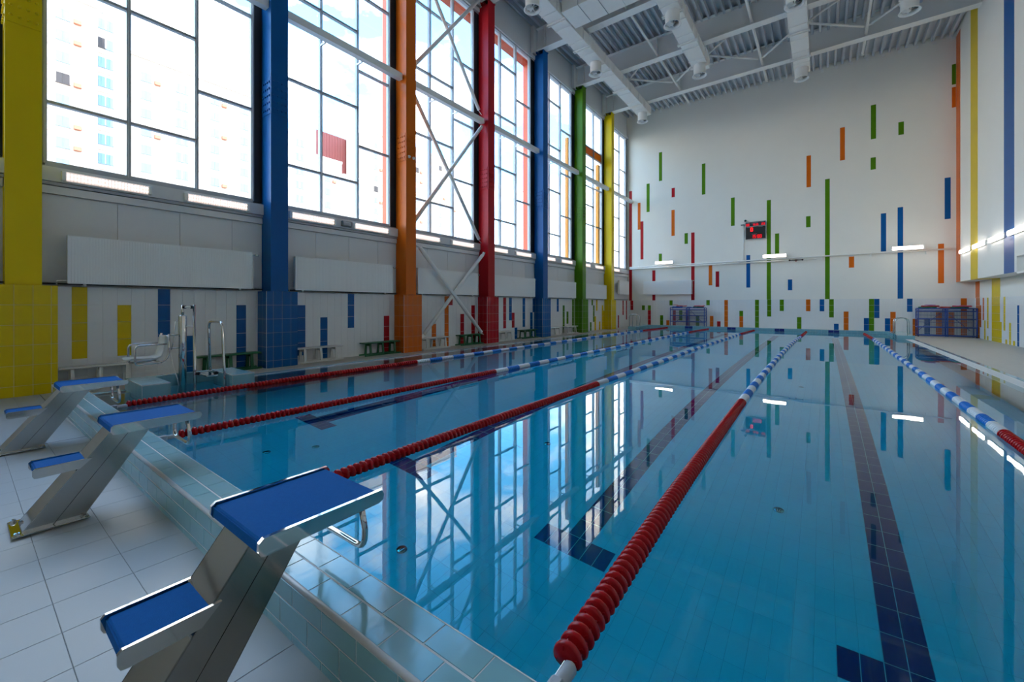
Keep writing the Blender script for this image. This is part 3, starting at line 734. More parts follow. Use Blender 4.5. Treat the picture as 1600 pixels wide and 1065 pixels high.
duct(-1.17, -0.51, -5.0, 25.75, 'third white air duct, over the pool middle', [(-0.86, y, l) for y, l in ((18.85, 'white round nozzle under the third duct, nearer one'), (25.2, 'white round nozzle at the end of the third duct, far wall'))])
duct(2.4, 3.05, -5.0, 22.3, 'rightmost white air duct above the photo edge', [(2.66, 21.9, 'large white round nozzle at top right of the photo')])
t = thing('cross_duct', 'wide white branch duct joining the left and second ducts', 'duct', (-8.44, 14.6, 13.3))
for i in range(3): MB().bev((i*0.75, 0, 0), (i*0.75+0.74, 1.2, 0.5), 0.01).build('duct_section', DUCT, t)
MB().prism([(2.25, 0.0, 0), (3.17, 0.45, 0), (3.17, 1.2, 0), (2.25, 1.2, 0)], (0, 0, 0.5)).build('taper', DUCT, t)
m = MB()
for q in (0.745, 1.495): m.box((q-0.006, -0.02, -0.015), (q+0.006, 1.22, 0.515))
m.build('seam', FRAME, t)

# ================================================================== radiators
def radiator(name_loc, L, H, rz, label, wall=0.285):
    t = thing('radiator', label, 'radiator', name_loc, rz)
    # local: length along +Y, front faces +X
    m = MB(); n = int(L/0.04); p = L/n; vs = []; fs = []
    for i in range(n+1):
        y = i*p
        for (dy, dx) in (((0, 0.10), (p*0.35, 0.10), (p*0.5, 0.0975), (p*0.85, 0.0975)) if i < n else ((0, 0.10),)):
            vs += [(dx, y+dy, 0.02), (dx, y+dy, H-0.02)]
    for i in range(len(vs)//2-1): fs.append((2*i, 2*i+2, 2*i+3, 2*i+1))
    m.add(vs, fs); m.box((0.05, 0, 0), (0.099, L, 0.022)).box((0.05, 0, H-0.022), (0.099, L, H)); m.build('front_panel', RAD, t)
    MB().box((0.0, 0.01, 0.01), (0.05, L-0.01, H-0.01)).build('rear_panel', RAD, t)
    m = MB()
    for q in (0.2, L-0.25):
        if wall > 0.25: m.box((-0.159, q, -0.05), (0.04, q+0.04, -0.036)).box((0.0, q, -0.05), (0.04, q+0.04, 0.02))
        else:
            for z in (0.12, H-0.16): m.box((-wall+0.002, q, z), (0.0, q+0.04, z+0.03))
    m.build('wall_bracket', METALW, t)
    MB().box((0.0, -0.012, 0.005), (0.104, 0.0, H)).box((0.0, L, 0.005), (0.104, L+0.012, H)).build('side_cover', RAD, t)
    
    vp_ = MB().tube([(0.05, -0.01, 0.05), (0.05, -0.14, 0.05), (0.05, -0.14, -0.02)], 0.012, 6).tube([(0.04, L+0.06, H-0.06), (0.04, L+0.06, 0.0)], 0.010, 6).build('feed_pipe', METALW, t)
    MB().tube([(0.05, L+0.01, H-0.06), (0.05, L+0.10, H-0.06)], 0.014, 8).lathe([(0.024, 0), (0.026, 0.07), (0.018, 0.08)], 10, 'Y', (0.05, L+0.09, H-0.06)).build('valve', STEEL, vp_)
    return t
rl = ['nearest long white radiator, between yellow and blue columns', 'white radiator between the blue and orange columns', 'white radiator behind the lowest cross brace', 'white radiator between the red and farther blue columns', 'white radiator between the farther blue and green columns', 'white radiator between the green and far yellow columns']
for i in range(6):
    radiator((XL+0.165, 1.23+PER*i+OFF[i]*0.5, 1.93), 3.04, 0.88, 0, rl[i])
radiator((XL+0.165, -2.85, 1.93), 3.06, 0.88, 0, 'white radiator left of the nearest yellow column')
radiator((XL+0.1, 26.96, 2.30), 1.75, 0.93, 0, 'short white radiator in the far left corner', 0.22)
radiator((-10.12, YB-0.07, 2.28), 3.16, 0.94, -PI/2, 'white radiator on the back wall under the pipe', 0.07)
bpy.context.view_layer.update()

# ================================================================== lamps
def lamp(loc, L, H, rz, label, strength, dep=0.09, group=None, slim=False):
    t = thing('wall_lamp', label, 'lamp', loc, rz, group)
    MB().bev((0.0, 0.0, -0.01), (0.035, L, H+0.01), 0.006).build('housing', METALW, t)
    MB().bev((0.012, 0.0, 0.0), (dep, 0.06, H), 0.01).bev((0.012, L-0.06, 0.0), (dep, L, H), 0.01).build('end_cap', METALW, t)
    m = MB(); 
    for z in (H*0.3, H*0.72): m.tube([(0.065, 0.06, z), (0.065, L-0.06, z)], 0.016, 8)
    m.build('tube', TUBE if strength > 1 else TUBES, t)
    n = int(L/0.05); m = MB()
    m.box((0.036, 0.06, 0.005), (0.044, L-0.06, H-0.005))
    for i in range(n): m.box((0.05, 0.06+i*(L-0.12)/n, 0.01), (0.082, 0.066+i*(L-0.12)/n, H-0.01))
    m.build('diffuser', DIFF if strength > 1 else DIFFS, t)
    return t
bays = ['between the yellow and blue columns', 'between the blue and orange columns', 'behind the cross braces', 'between the red and farther blue columns', 'between the farther blue and green columns', 'between the green and far yellow columns']
for i in range(-1, 6):
    for s, q in (('left', 1.16), ('right', 3.0)):
        b = bays[i] if i >= 0 else 'left of the yellow column'
        lamp((XL+0.022, q+PER*i, 3.825), 1.29, 0.175, 0, '%s lit tube lamp under the window %s' % (s, b), 1)
lamp((XL+0.022, 26.0, 3.825), 1.3, 0.175, 0, 'lit tube lamp under the last window by the corner', 1)
for x, l in ((-9.32, 'lit white tube lamp at the left of the back wall'), (-2.93, 'lit white tube lamp under the scoreboard'), (2.8, 'lit white tube lamp at the right of the back wall')):
    lamp((x, YB-0.22, 4.36), 1.26, 0.19, -PI/2, l, 2)
for y, l in ((26.62, 'farthest of four lit lamps on the right wall'), (24.49, 'second farthest of four lit lamps on the right wall'), (22.35, 'third of four lit lamps on the right wall, before the blue stripe'), (20.27, 'nearest of four lit lamps on the right wall'), (18.1, 'lit lamp on the right wall beyond the photo edge'), (15.9, 'second lit lamp beyond the photo edge')):
    t = thing('wall_lamp', l, 'lamp', (5.2, y, 3.93))
    MB().bev((-0.05, 0, 0), (0, 1.6, 0.19), 0.01).build('housing', METALW, t)
    MB().bev((-0.10, 0.04, 0.012), (-0.05, 1.56, 0.178), 0.015).build('diffuser', mat('bright_lamp_cover', (1, 1, 1), 0.4, emit=(1, 0.92, 0.86), estr=4.5), t)
# emergency light
t = thing('emergency_light', 'small grey emergency light between two lamps left of the orange column', 'lamp', (XL+0.022, 6.72, 3.84))
MB().bev((0, 0, 0), (0.09, 0.30, 0.16), 0.012).build('body', mat('grey_plastic', (0.18, 0.19, 0.19), 0.5), t); MB().bev((0.09, 0.03, 0.03), (0.10, 0.27, 0.13), 0.004).build('lens', FRAME, t)

# pipes and conduits on the back wall
t = thing('wall_pipe', 'pair of white pipes running across the back wall', 'pipe', (XL+0.1, YB-0.14, 4.1))
MB().tube([(0, 0, 0.05), (9.6, 0, 0.05)], 0.045, 8).tube([(9.6, 0, 0.05), (10.9, 0, 0.05)], 0.03, 8).build('lower_pipe', METALW, t)
MB().tube([(0, 0.02, 0.16), (5.3, 0.02, 0.16), (10.6, 0.02, 0.19), (16.2, 0.02, 0.19)], 0.04, 8).build('upper_pipe', METALW, t)
m = MB()
for i in range(8): m.box((0.6+2.1*i, 0.0, 0.0), (0.64+2.1*i, 0.14, 0.24))
m.build('pipe_bracket', METALW, t)
t = thing('pipe_valve', 'dark valve with a red tap on the back wall pipe', 'valve', (-1.25, YB-0.16, 4.15))
MB().lathe([(0.03, -0.35), (0.045, -0.33), (0.045, -0.28), (0.02, -0.26), (0.025, -0.1), (0.04, 0.0), (0.025, 0.1), (0.02, 0.26), (0.045, 0.28), (0.045, 0.33), (0.03, 0.35)], 8, 'X').build('body', mat('dark_brass', (0.10, 0.07, 0.05), 0.4, metal=0.8), t)
MB().lathe([(0.035, -0.09), (0.035, -0.05)], 8).build('tap', PAINT['r'], t)

# ================================================================== scoreboard
SEG = {'0': 'abcdef', '1': 'bc', '2': 'abged', '3': 'abgcd', '5': 'afgcd', '7': 'abc', ':': ':'}
LED = mat('red_led_segment', (0.2, 0, 0), 0.5, emit=(1, 0.005, 0.01), estr=1.3)
LEDD = mat('dim_red_led_segment', (0.2, 0, 0), 0.5, emit=(1, 0.0, 0.01), estr=0.55)
def digits(mb, s, x, z, w, h, th, gap):
    for ch in s:
        if ch == ':':
            for q in (0.3, 0.7): mb.box((x, -0.006, z+h*q-th/2), (x+th, 0, z+h*q+th/2))
            x += th+gap; continue
        B = {'a': ((0, h-th), (w, h)), 'd': ((0, 0), (w, th)), 'g': ((0, h/2-th/2), (w, h/2+th/2)), 'f': ((0, h/2), (th, h)), 'b': ((w-th, h/2), (w, h)), 'e': ((0, 0), (th, h/2)), 'c': ((w-th, 0), (w, h/2))}
        for c in SEG[ch]:
            (a, b_), (c_, d_) = B[c]; mb.box((x+a, -0.006, z+b_), (x+c_, 0, z+d_))
        x += w+gap
t = thing('scoreboard', 'black electronic scoreboard with red digits on the back wall', 'scoreboard', (-3.80, YB-0.14, 5.58))
case = MB().box((0, 0, 0), (1.04, 0.10, 1.02)).build('case', mat('black_board', (0.010, 0.010, 0.012), 0.35), t)
MB().box((-0.02, -0.012, -0.025), (1.06, 0.0, 0.0)).box((-0.02, -0.012, 1.02), (1.06, 0.0, 1.045)).box((-0.02, -0.012, 0), (0.0, 0.0, 1.02)).box((1.04, -0.012, 0), (1.06, 0.0, 1.02)).box((0, -0.012, 0.745), (1.04, 0.0, 0.775)).build('frame', mat('grey_board_frame', (0.35, 0.36, 0.37), 0.4), t)
MB().box((0.0, -0.004, 0.775), (1.04, 0.0, 1.02)).build('clock_strip', mat('navy_board', (0.008, 0.010, 0.03), 0.4), t)
m = MB(); digits(m, '00', 0.02, 0.80, 0.075, 0.13, 0.02, 0.02); digits(m, '10:25', 0.36, 0.80, 0.055, 0.12, 0.018, 0.018); digits(m, '23', 0.83, 0.80, 0.075, 0.13, 0.02, 0.02); m.build('clock_digits', LEDD, case)
m = MB(); digits(m, '0', 0.25, 0.46, 0.13, 0.22, 0.04, 0.03); m.build('lane_digit', LED, case)
m = MB(); digits(m, '15:00', 0.31, 0.04, 0.095, 0.20, 0.028, 0.03); m.build('time_digits', LEDD, case)
m = MB()
for (x, z, n_) in ((0.05, 0.97, 7), (0.30, 0.965, 14), (0.80, 0.97, 7), (0.06, 0.70, 11), (0.68, 0.70, 9), (0.33, 0.28, 11)):
    for i in range(n_): m.box((x+i*0.024, -0.005, z), (x+i*0.024+0.014, 0, z+0.025))
m.build('caption_letters', mat('grey_caption', (0.30, 0.33, 0.36), 0.6), t)
m = MB(); m.box((-0.12, 0.02, 0.62), (0.0, 0.05, 0.65)).box((-0.12, 0.02, 0.08), (0.0, 0.05, 0.11)).build('bracket', METALW, t)
t = thing('cable_conduit', 'thin white cable conduit beside the scoreboard', 'conduit', (-3.94, YB-0.03, 4.33))
MB().tube([(0, 0, 0), (0, 0, 2.2)], 0.022, 6).build('pipe', METALW, t); MB().box((-0.14, -0.05, 2.13), (0.06, 0.02, 2.21)).build('junction_box', mat('grey_plastic', (0.18, 0.19, 0.19), 0.5), t)
MB().tube([(-0.1+0.1*math.cos(a), -0.01, 1.8+0.16*math.sin(a)) for a in [i*PI/8 for i in range(17)]], 0.008, 5).build('cable_loop', METALW, t)
t = thing('wall_camera', 'small black ball camera above the scoreboard', 'camera', (-3.83, YB-0.02, 6.74))
MB().lathe([(0.0, -0.12), (0.05, -0.10), (0.065, -0.06), (0.05, -0.02), (0.02, 0)], 12, 'Y').build('ball', DARK, t); MB().lathe([(0.03, -0.01), (0.03, 0.02)], 10, 'Y').build('mount', METALW, t)

# ================================================================== starting blocks
def starting_block(X, label):
    t = thing('starting_block', label, 'starting block', (X, 0, 0.102))
    Z0 = 0.102
    # base plate and bolts
    MB().bev((-0.16, 0.20, 0.0), (0.16, 0.545, 0.010), 0.003).build('base_plate', STEEL, t)
    for sx in (-0.135, 0.135):
        for sy in (0.225, 0.52):
            MB().lathe([(0.02, 0.010), (0.02, 0.014), (0.013, 0.014), (0.013, 0.026), (0.006, 0.03)], 8, 'Z', (sx, sy, 0), False).build('anchor_bolt', STEEL, t)
    # slanted hollow body: two side plates per side with a seam, rear and front plates
    hb = 0.117
    y0b, y1b, y0t, y1t, zt = 0.245, 0.52, 0.655, 0.885, 0.655-Z0
    zb = 0.010
    def L(u, v): # u across thickness (0 rear..1 front) v along height
        a = y0b + (y0t-y0b)*v; b = y1b + (y1t-y1b)*v; return (a+(b-a)*u, zb+(zt-zb)*v)
    for s in (-1, 1):
        for (u0, u1) in ((0, 0.478), (0.492, 1)):
            p = [L(u0, 0), L(u1, 0), L(u1, 1), L(u0, 1)]
            MB().prism([(s*hb, y, z) for y, z in p], (-s*0.006, 0, 0)).build('side_plate', BRUSH, t)
    p = [L(0.0, 0), L(0.0, 1)]
    MB().prism([(-hb, p[0][0], p[0][1]), (hb, p[0][0], p[0][1]), (hb, p[1][0], p[1][1]), (-hb, p[1][0], p[1][1])], (0, 0.005, 0.0)).build('rear_plate', STEEL, t)
    p = [L(1.0, 0), L(1.0, 1)]
    MB().prism([(-hb, p[0][0], p[0][1]), (hb, p[0][0], p[0][1]), (hb, p[1][0], p[1][1]), (-hb, p[1][0], p[1][1])], (0, -0.005, 0.0)).build('front_plate', STEEL, t)
    MB().prism([(-hb+0.007, L(.485,0)[0]-0.01, zb), (-hb+0.007, L(.485,0)[0]+0.01, zb), (-hb+0.007, L(.485,1)[0]+0.01, zt), (-hb+0.007, L(.485,1)[0]-0.01, zt)], (2*hb-0.014, 0, 0)).build('inner_web', DARK, t)
    # platform
    zp = 0.70-Z0; W_ = 0.234
    pt = MB().box((-W_+0.012, 0.66, zp-0.036), (W_-0.012, 1.125, zp-0.029)).build('platform', BRUSH, t)
    MB().bev((-W_+0.016, 0.645, zp-0.028), (W_-0.016, 1.13, zp+0.0), 0.006).box((-W_+0.016, 0.640, zp-0.048), (W_-0.016, 0.655, zp-0.008)).build('pad', PAD, pt)
    for s in (-1, 1):
        p = [(0.632, zp-0.035), (0.64, zp-0.052), (0.66, zp-0.056), (1.125, zp-0.046), (1.146, zp-0.036), (1.15, zp-0.012), (1.138, zp+0.008), (0.65, zp+0.010), (0.634, zp-0.004)]
        MB().prism([(s*W_, y, z) for y, z in p], (-s*0.016, 0, 0)).build('side_rail', STEEL, pt)
    MB().prism([(-0.14, 0.70, zp-0.036), (-0.14, 1.0, zp-0.036), (-0.14, 0.90, zp-0.075), (-0.14, 0.72, zp-0.075)], (0.28, 0, 0)).build('bracket', BRUSH, pt)
    # rear step
    zs = 0.487-Z0; ws = 0.12
    st_ = MB().box((-ws+0.008, 0.31, zs-0.032), (ws-0.008, 0.53, zs-0.025)).build('step', BRUSH, t)
    MB().bev((-ws+0.010, 0.305, zs-0.024), (ws-0.010, 0.545, zs+0.0), 0.005).box((-ws+0.010, 0.300, zs-0.046), (ws-0.010, 0.315, zs-0.008)).build('pad', PAD, st_)
    for s in (-1, 1):
        p = [(0.288, zs-0.035), (0.296, zs-0.052), (0.312, zs-0.055), (0.50, zs-0.050), (0.56, zs+0.008), (0.30, zs+0.008), (0.288, zs-0.004)]
        MB().prism([(s*(ws+0.004), y, z) for y, z in p], (-s*0.012, 0, 0)).build('side_rail', STEEL, st_)
    # backstroke grip: U shaped tube under the front edge
    yb = 1.085; zg = 0.455-Z0; hw = 0.185
    pts = [Vector((-hw, yb-0.02, zp-0.04)), Vector((-hw, yb, zg+0.09))] + arc((-hw, yb, zg+0.06), (-hw, yb, zg), (-hw+0.06, yb, zg)) + arc((hw-0.06, yb, zg), (hw, yb, zg), (hw, yb, zg+0.06)) + [Vector((hw, yb, zg+0.09)), Vector((hw, yb-0.02, zp-0.04))]
    MB().tube(pts, 0.0135, 12).build('hand_grip', STEEL, t)
    return t
b1 = starting_block(-1.81, 'nearest steel starting block with blue pads and a rear step')
reg(b1)
for X, l in ((-4.11, 'middle steel starting block, second from the camera'), (-6.41, 'farthest steel starting block, near the lifting chair')):
    c = copy_tree(b1); c.location.x = X; c['label'] = l
for o in [o for o in bpy.data.objects if o.name.startswith('starting_block')]: o['group'] = 'starting blocks along the near curb'

# ================================================================== lane ropes
def lerp(tab, y):
    for (y0, x0), (y1, x1) in zip(tab, tab[1:]):
        if y <= y1: 
            t_ = max(0, (y-y0)/(y1-y0)); t_ = t_
            return x0+(x1-x0)*t_
    return tab[-1][1]
def smooth(tab, y):
    return (lerp(tab, y-1.2)+lerp(tab, y-0.6)+lerp(tab, y)*2+lerp(tab, y+0.6)+lerp(tab, y+1.2))/6
TABS = [[(1.1, 1.53), (6.2, 1.55), (9, 1.57), (14.2, 1.61), (22, 1.65), (26.4, 1.59)],
        [(1.1, -0.77), (2.3, -0.85), (4.5, -0.89), (8.5, -0.955), (14.8, -0.95), (18.4, -0.90), (26.4, -0.69)],
        [(1.1, -3.09), (3.1, -3.165), (6, -3.155), (10.8, -3.16), (14, -3.23), (22, -3.18), (26.4, -3.03)],
        [(1.1, -5.46), (3, -5.475), (6.2, -5.45), (11.8, -5.41), (17, -5.46), (22, -5.50), (26.4, -5.35)],
        [(1.1, -7.66), (2.2, -7.79), (4, -7.89), (11, -7.89), (20, -7.92), (26.4, -7.67)]]
PITCH = 0.0575
def disc_mb(mb=None, off=0.0):
    mb = mb or MB()
    mb.lathe([(0.012, -0.027+off), (0.034, -0.025+off), (0.040, -0.017+off), (0.055, -0.016+off), (0.060, -0.011+off), (0.0615, -0.002+off), (0.060, 0.007+off), (0.055, 0.012+off), (0.040, 0.013+off), (0.034, 0.022+off), (0.012, 0.027+off)], 16, 'Y')
    # small paddles between flange and hub
    for j in range(4):
        a = PI/4+PI/2*j; c, s = math.cos(a), math.sin(a)
        mb.add([(0.02*c-0.003*s, off-0.026, 0.02*s+0.003*c), (0.050*c-0.003*s, off-0.02, 0.050*s+0.003*c), (0.050*c-0.003*s, off+0.024, 0.050*s+0.003*c), (0.02*c-0.003*s, off+0.026, 0.02*s+0.003*c),
                (0.02*c+0.003*s, off-0.026, 0.02*s-0.003*c), (0.050*c+0.003*s, off-0.02, 0.050*s-0.003*c), (0.050*c+0.003*s, off+0.024, 0.050*s-0.003*c), (0.02*c+0.003*s, off+0.026, 0.02*s-0.003*c)],
               [(0,1,2,3),(7,6,5,4),(0,4,5,1),(1,5,6,2),(2,6,7,3),(3,7,4,0)])
    return mb
DM = {c: disc_mb().mesh('float_disc', m) for c, m in (('r', RED), ('b', BLU), ('w', WHT))}
def seg_mesh(m, n):
    mb = MB()
    for i in range(n): mb.lathe([(0.03, -0.026+(i+.5)*PITCH), (0.034, -0.012+(i+.5)*PITCH), (0.058, -0.008+(i+.5)*PITCH), (0.058, 0.006+(i+.5)*PITCH), (0.034, 0.010+(i+.5)*PITCH), (0.03, 0.026+(i+.5)*PITCH)], 12, 'Y')
    return mb.mesh('float_segment', m)
NB = 7
SM = {c: seg_mesh(m, NB) for c, m in (('r', RED), ('b', BLU), ('w', WHT))}
rlab = ['rightmost lane rope, mostly blue and white floats', 'lane rope with large red floats nearest the camera', 'lane rope running from beside the nearest starting block', 'lane rope starting beside the middle starting block', 'lane rope closest to the window side, starting by the far block']
for i, tab in enumerate(TABS):
    t = thing('lane_rope', rlab[i], 'lane rope', (lerp(tab, P0), P0, ZW), 0, 'lane ropes across the pool')
    ox = lerp(tab, P0)
    def pos(y): return (smooth(tab, y)-ox, y-P0, 0.012 + (0.05*max(0, (y-26.0)/0.4)))
    def ang(y): return (0, 0, -math.atan((smooth(tab, y+0.1)-smooth(tab, y-0.1))/0.2))
    y = 1.44 if i else 1.40
    n = 0
    while y < 6.70:                                  # near red stretch: single floats
        inst('float_disc', DM['r'], t, pos(y), (0, random.random(), ang(y)[2])); y += PITCH
    y -= PITCH/2; k = 0
    while y < 22.05:                                  # alternating bands
        c = 'w' if k % 2 == 0 else 'b'
        if i in (0, 1) and y < 11.5:
            for q in range(NB): inst('float_disc', DM[c], t, pos(y+(q+.5)*PITCH), (0, random.random(), ang(y)[2]))
        else: inst('float_segment', SM[c], t, pos(y), ang(y))
        y += NB*PITCH+0.006; k += 1
    while y < 26.15:
        inst('float_segment', SM['r'], t, pos(y), ang(y)); y += NB*PITCH
    MB().tube([pos(q) for q in [1.2+0.6*j for j in range(42)]]+[(lerp(tab, P1)-ox, P1-P0-0.02, 0.08)], 0.004, 5).build('cable', STEEL, t)
    # tensioner at the near end
    m = MB().bev((-0.028, 0.09, -0.02), (0.028, 0.22, 0.045), 0.012).lathe([(0.012, 0.2), (0.028, 0.215), (0.028, 0.30), (0.015, 0.315)], 10, 'Y', (0, 0, 0.012)); m.build('tensioner', mat('grey_tensioner', (0.42, 0.45, 0.48), 0.35), t)
    MB().tube([(0, 0.0, 0.05), (0, 0.05, 0.03), (0, 0.10, 0.012)], 0.008, 6).box((-0.02, 0.0, 0.02), (0.02, 0.008, 0.08)).build('wall_hook', DARK, t)

# ================================================================== benches
def bench(m, L=1.3):
    t = thing('bench', 'x', 'bench')
    H, D = 0.40, 0.30
    MB().bev((-D/2, 0, H-0.035), (D/2, L, H), 0.008).build('seat', m, t)
    for s in (-1, 1):
        MB().bev((s*D*0.5-0.02, 0.0, 0.0), (s*D*0.5+0.02, L, 0.045), 0.006).build('skid', m, t)
    for f in (0.16, 0.5, 0.84):
        for s in (-1, 1):
            y = L*f
            MB().prism([(s*D*0.42, y-0.035, 0.04), (s*D*0.42, y+0.035, 0.04), (s*D*0.30, y+0.028, H-0.03), (s*D*0.30, y-0.028, H-0.03)], (s*0.03, 0, 0)).build('leg', m, t)
        MB().prism([(-D*0.40, L*f-0.012, 0.30), (D*0.40, L*f-0.012, 0.30), (D*0.34, L*f-0.012, H-0.03), (-D*0.34, L*f-0.012, H-0.03)], (0, 0.024, 0)).build('cross_rib', m, t)
    return t
bg_ = bench(GREENB); bw_ = bench(WHITEB); reg(None)
BX = XL+0.185
GB = [(3.16, 'green plastic bench left of the nearest blue plinth'), (7.31, 'green plastic bench against the orange plinth'), (11.42, 'green plastic bench left of the red plinth'), (15.42, 'green plastic bench left of the farther blue plinth')]
WBn = [(1.10, 'white bench low in the left corner beside the yellow plinth'), (5.32, 'white plastic bench right of the nearest blue plinth'), (9.55, 'white plastic bench right of the orange plinth'), (13.55, 'white plastic bench right of the red plinth'), (17.7, 'white plastic bench right of the farther blue plinth'), (19.48, 'white plastic bench left of the green plinth, farthest one')]
for proto, lst, grp in ((bg_, GB, 'green benches along the window wall'), (bw_, WBn, 'white benches along the window wall')):
    for i, (y, l) in enumerate(lst):
        o = proto if i == 0 else copy_tree(proto)
        o.location = (BX, y, 0.004); o['label'] = l; o['group'] = grp
        if i == 0 and proto is bw_: o.scale = (1, 0.85, 1)
        else: o.scale = (1, 1, 1)

# ================================================================== step boxes by the lift
for (y0, l) in ((1.68, 'light teal tiled block left of the lifting chair mast'), (2.88, 'light teal tiled block right of the chrome grab rail')):
    t = thing('tiled_block', l, 'block', (-9.10, y0, -0.3))
    MB().box((0.0, 0.006, 0), (0.88, 0.344, 0.614)).build('core', WGROUT, t)
    for i in range(4):
        inst('tile', tile_mesh('t', 0.2215, 0.35, 0.008, TEAL, 'Z'), t, (i*0.2215, 0, 0.614))
        for z in (0.0, 0.205, 0.41): inst('tile', tile_mesh('t', 0.2215, 0.008, 0.2, TEAL, '-Y'), t, (i*0.2215, 0.008, z))
    for z in (0.0, 0.205, 0.41): inst('tile', tile_mesh('t', 0.008, 0.35, 0.2, TEAL, 'X'), t, (0.878, 0, z))
    MB().box((0.882, 0.0, 0.3), (0.887, 0.005, 0.622)).box((0.0, 0.0, 0.618), (0.886, 0.005, 0.623)).box((0.882, 0.0, 0.618), (0.887, 0.35, 0.623)).build('edge_trim', WGROUT, t)

# ================================================================== pool lift
t = thing('pool_lift', 'chrome pool lift with a white plastic chair on its mast', 'pool lift', (-9.0, 2.385, 0.0))
MB().lathe([(0.058, -0.9), (0.058, 1.34), (0.05, 1.36)], 16).build('mast', STEEL, t)
MB().tube([(0, 0.0, 1.30), (0, 0.0, 1.54)], 0.022, 10).tube([(0.08, 0.165, -0.9), (0.06, 0.15, 1.54)], 0.024, 10).build('guide_tube', STEEL, t)
MB().tube([(0, 0.0, 1.50), (0.06, 0.15, 1.50)], 0.018, 8).tube([(0, 0.0, 1.16), (0.06, 0.15, 1.16)], 0.014, 8).build('link_bar', METALW, t)
MB().lathe([(0.028, -0.03), (0.028, 0.03)], 8, 'Y', (0, 0.02, 1.50)).lathe([(0.028, -0.03), (0.028, 0.03)], 8, 'Y', (0.055, 0.13, 1.50)).build('end_cap', DARK, t)
MB().tube([(0, -0.19, 1.02), (0, -0.05, 1.02)], 0.012, 8).tube([(0, -0.17, 0.79), (0, -0.05, 0.79)], 0.012, 8).build('seat_arm', STEEL, t)
MB().tube([(-0.02, -0.04, 1.27), (-0.01, -0.10, 1.25), (0, -0.13, 0.9), (0, -0.16, 0.76)], 0.008, 6).build('control_lever', STEEL, t)
MB().tube([(0.0, -0.17, 0.72), (0.02, -0.14, 0.5), (0.03, -0.08, 0.25), (0.03, -0.06, 0.12)], 0.008, 6).build('hose', METALW, t)
fr = MB()
for dx in (0.02, -0.42):
    pts = [Vector((dx, -0.195, 1.04)), Vector((dx, -0.195, 0.80))] + arc((dx, -0.195, 0.74), (dx, -0.20, 0.58), (dx, -0.34, 0.565)) + [Vector((dx, -0.58, 0.555))] + arc((dx, -0.62, 0.56), (dx, -0.635, 0.60), (dx, -0.635, 0.66)) + arc((dx, -0.635, 0.80), (dx, -0.635, 0.865), (dx, -0.57, 0.868)) + [Vector((dx, -0.22, 0.872))]
    fr.tube(pts, 0.016, 8)
fr.tube([(0.02, -0.30, 0.565), (-0.42, -0.30, 0.565)], 0.014, 8).tube([(0.02, -0.195, 1.0), (-0.42, -0.195, 1.0)], 0.014, 8); frame_ = fr.build('chair_frame', STEEL, t)
# shell seat: profile swept across the width
prof_ = [(-0.72, 0.63), (-0.66, 0.645), (-0.50, 0.635), (-0.36, 0.63), (-0.29, 0.66), (-0.255, 0.76), (-0.235, 0.90), (-0.225, 0.99), (-0.235, 1.01)]
vs = []; fs = []
for x in (0.0, -0.08, -0.32, -0.40):
    lift = 0.02 if x in (0.0, -0.40) else 0
    for (y, z) in prof_: vs.append((x, y-lift*0.3, z+lift))
    for (y, z) in prof_: vs.append((x, y+0.012, z-0.016+lift))
P_ = len(prof_)
for c in range(3):
    b0 = c*2*P_; b1_ = b0+2*P_
    for i in range(P_-1):
        fs.append((b0+i, b0+i+1, b1_+i+1, b1_+i)); fs.append((b0+P_+i, b1_+P_+i, b1_+P_+i+1, b0+P_+i+1))
    fs.append((b0, b1_, b1_+P_, b0+P_)); fs.append((b0+P_-1, b0+2*P_-1, b1_+2*P_-1, b1_+P_-1))
for b0 in (0, 6*P_):
    for i in range(P_-1): fs.append((b0+i, b0+P_+i, b0+P_+i+1, b0+i+1))
MB().add(vs, fs, True).build('seat', WHITEB, frame_)
MB().bev((0.02, 0.19, 0.30), (0.55, 0.36, 0.33), 0.008).build('foot_tread', STEEL, t)
MB().lathe([(0.028, -0.04), (0.028, 0.04)], 8, 'X', (0.1, 0.2, 0.32)).lathe([(0.028, -0.04), (0.028, 0.04)], 8, 'X', (0.5, 0.34, 0.355)).build('tread_cap', DARK, t)
t = thing('grab_rail', 'tall chrome hoop grab rail beside the lifting chair', 'rail', (-9.05, 2.81, 0.32))
pts = [Vector((0, 0, 0.0)), Vector((-0.06, 0, 0.75))] + arc((-0.06, 0, 0.80), (-0.06, 0, 0.915), (0.06, 0, 0.915)) + arc((0.40, 0.02, 0.915), (0.52, 0.02, 0.91), (0.53, 0.02, 0.78)) + [Vector((0.60, 0.03, 0.0)), Vector((0.62, 0.03, -1.2))]
MB().tube(pts, 0.023, 10).build('hoop', STEEL, t)
MB().lathe([(0.045, -0.002), (0.045, 0.012), (0.025, 0.02)], 12).build('floor_flange', STEEL, t)

# ================================================================== pool ladders in the far corners
def ladder(X, Y, s, label):
    """s=+1: deck on +X side"""
    t = thing('pool_ladder', label, 'ladder', (X, Y, 0.29))
    for dy in (0.0, 0.5):
        pts = [Vector((s*0.40, dy, 0.0)), Vector((s*0.40, dy, 0.48))] + arc((s*0.40, dy, 0.52), (s*0.40, dy, 0.70), (s*0.22, dy, 0.71)) + arc((s*0.16, dy, 0.71), (s*-0.05, dy, 0.70), (s*-0.05, dy, 0.50)) + [Vector((s*-0.05, dy, -1.2))]
        MB().tube(pts, 0.021, 10).build('rail', STEEL, t)
        MB().lathe([(0.04, 0.0), (0.04, 0.012), (0.024, 0.02)], 12, 'Z', (s*0.40, dy, 0)).build('floor_flange', STEEL, t)
    for z in (-0.35, -0.6, -0.85): MB().bev((-s*0.05-0.035, 0.0, z), (-s*0.05+0.035, 0.5, z+0.025), 0.005).build('tread', STEEL, t)
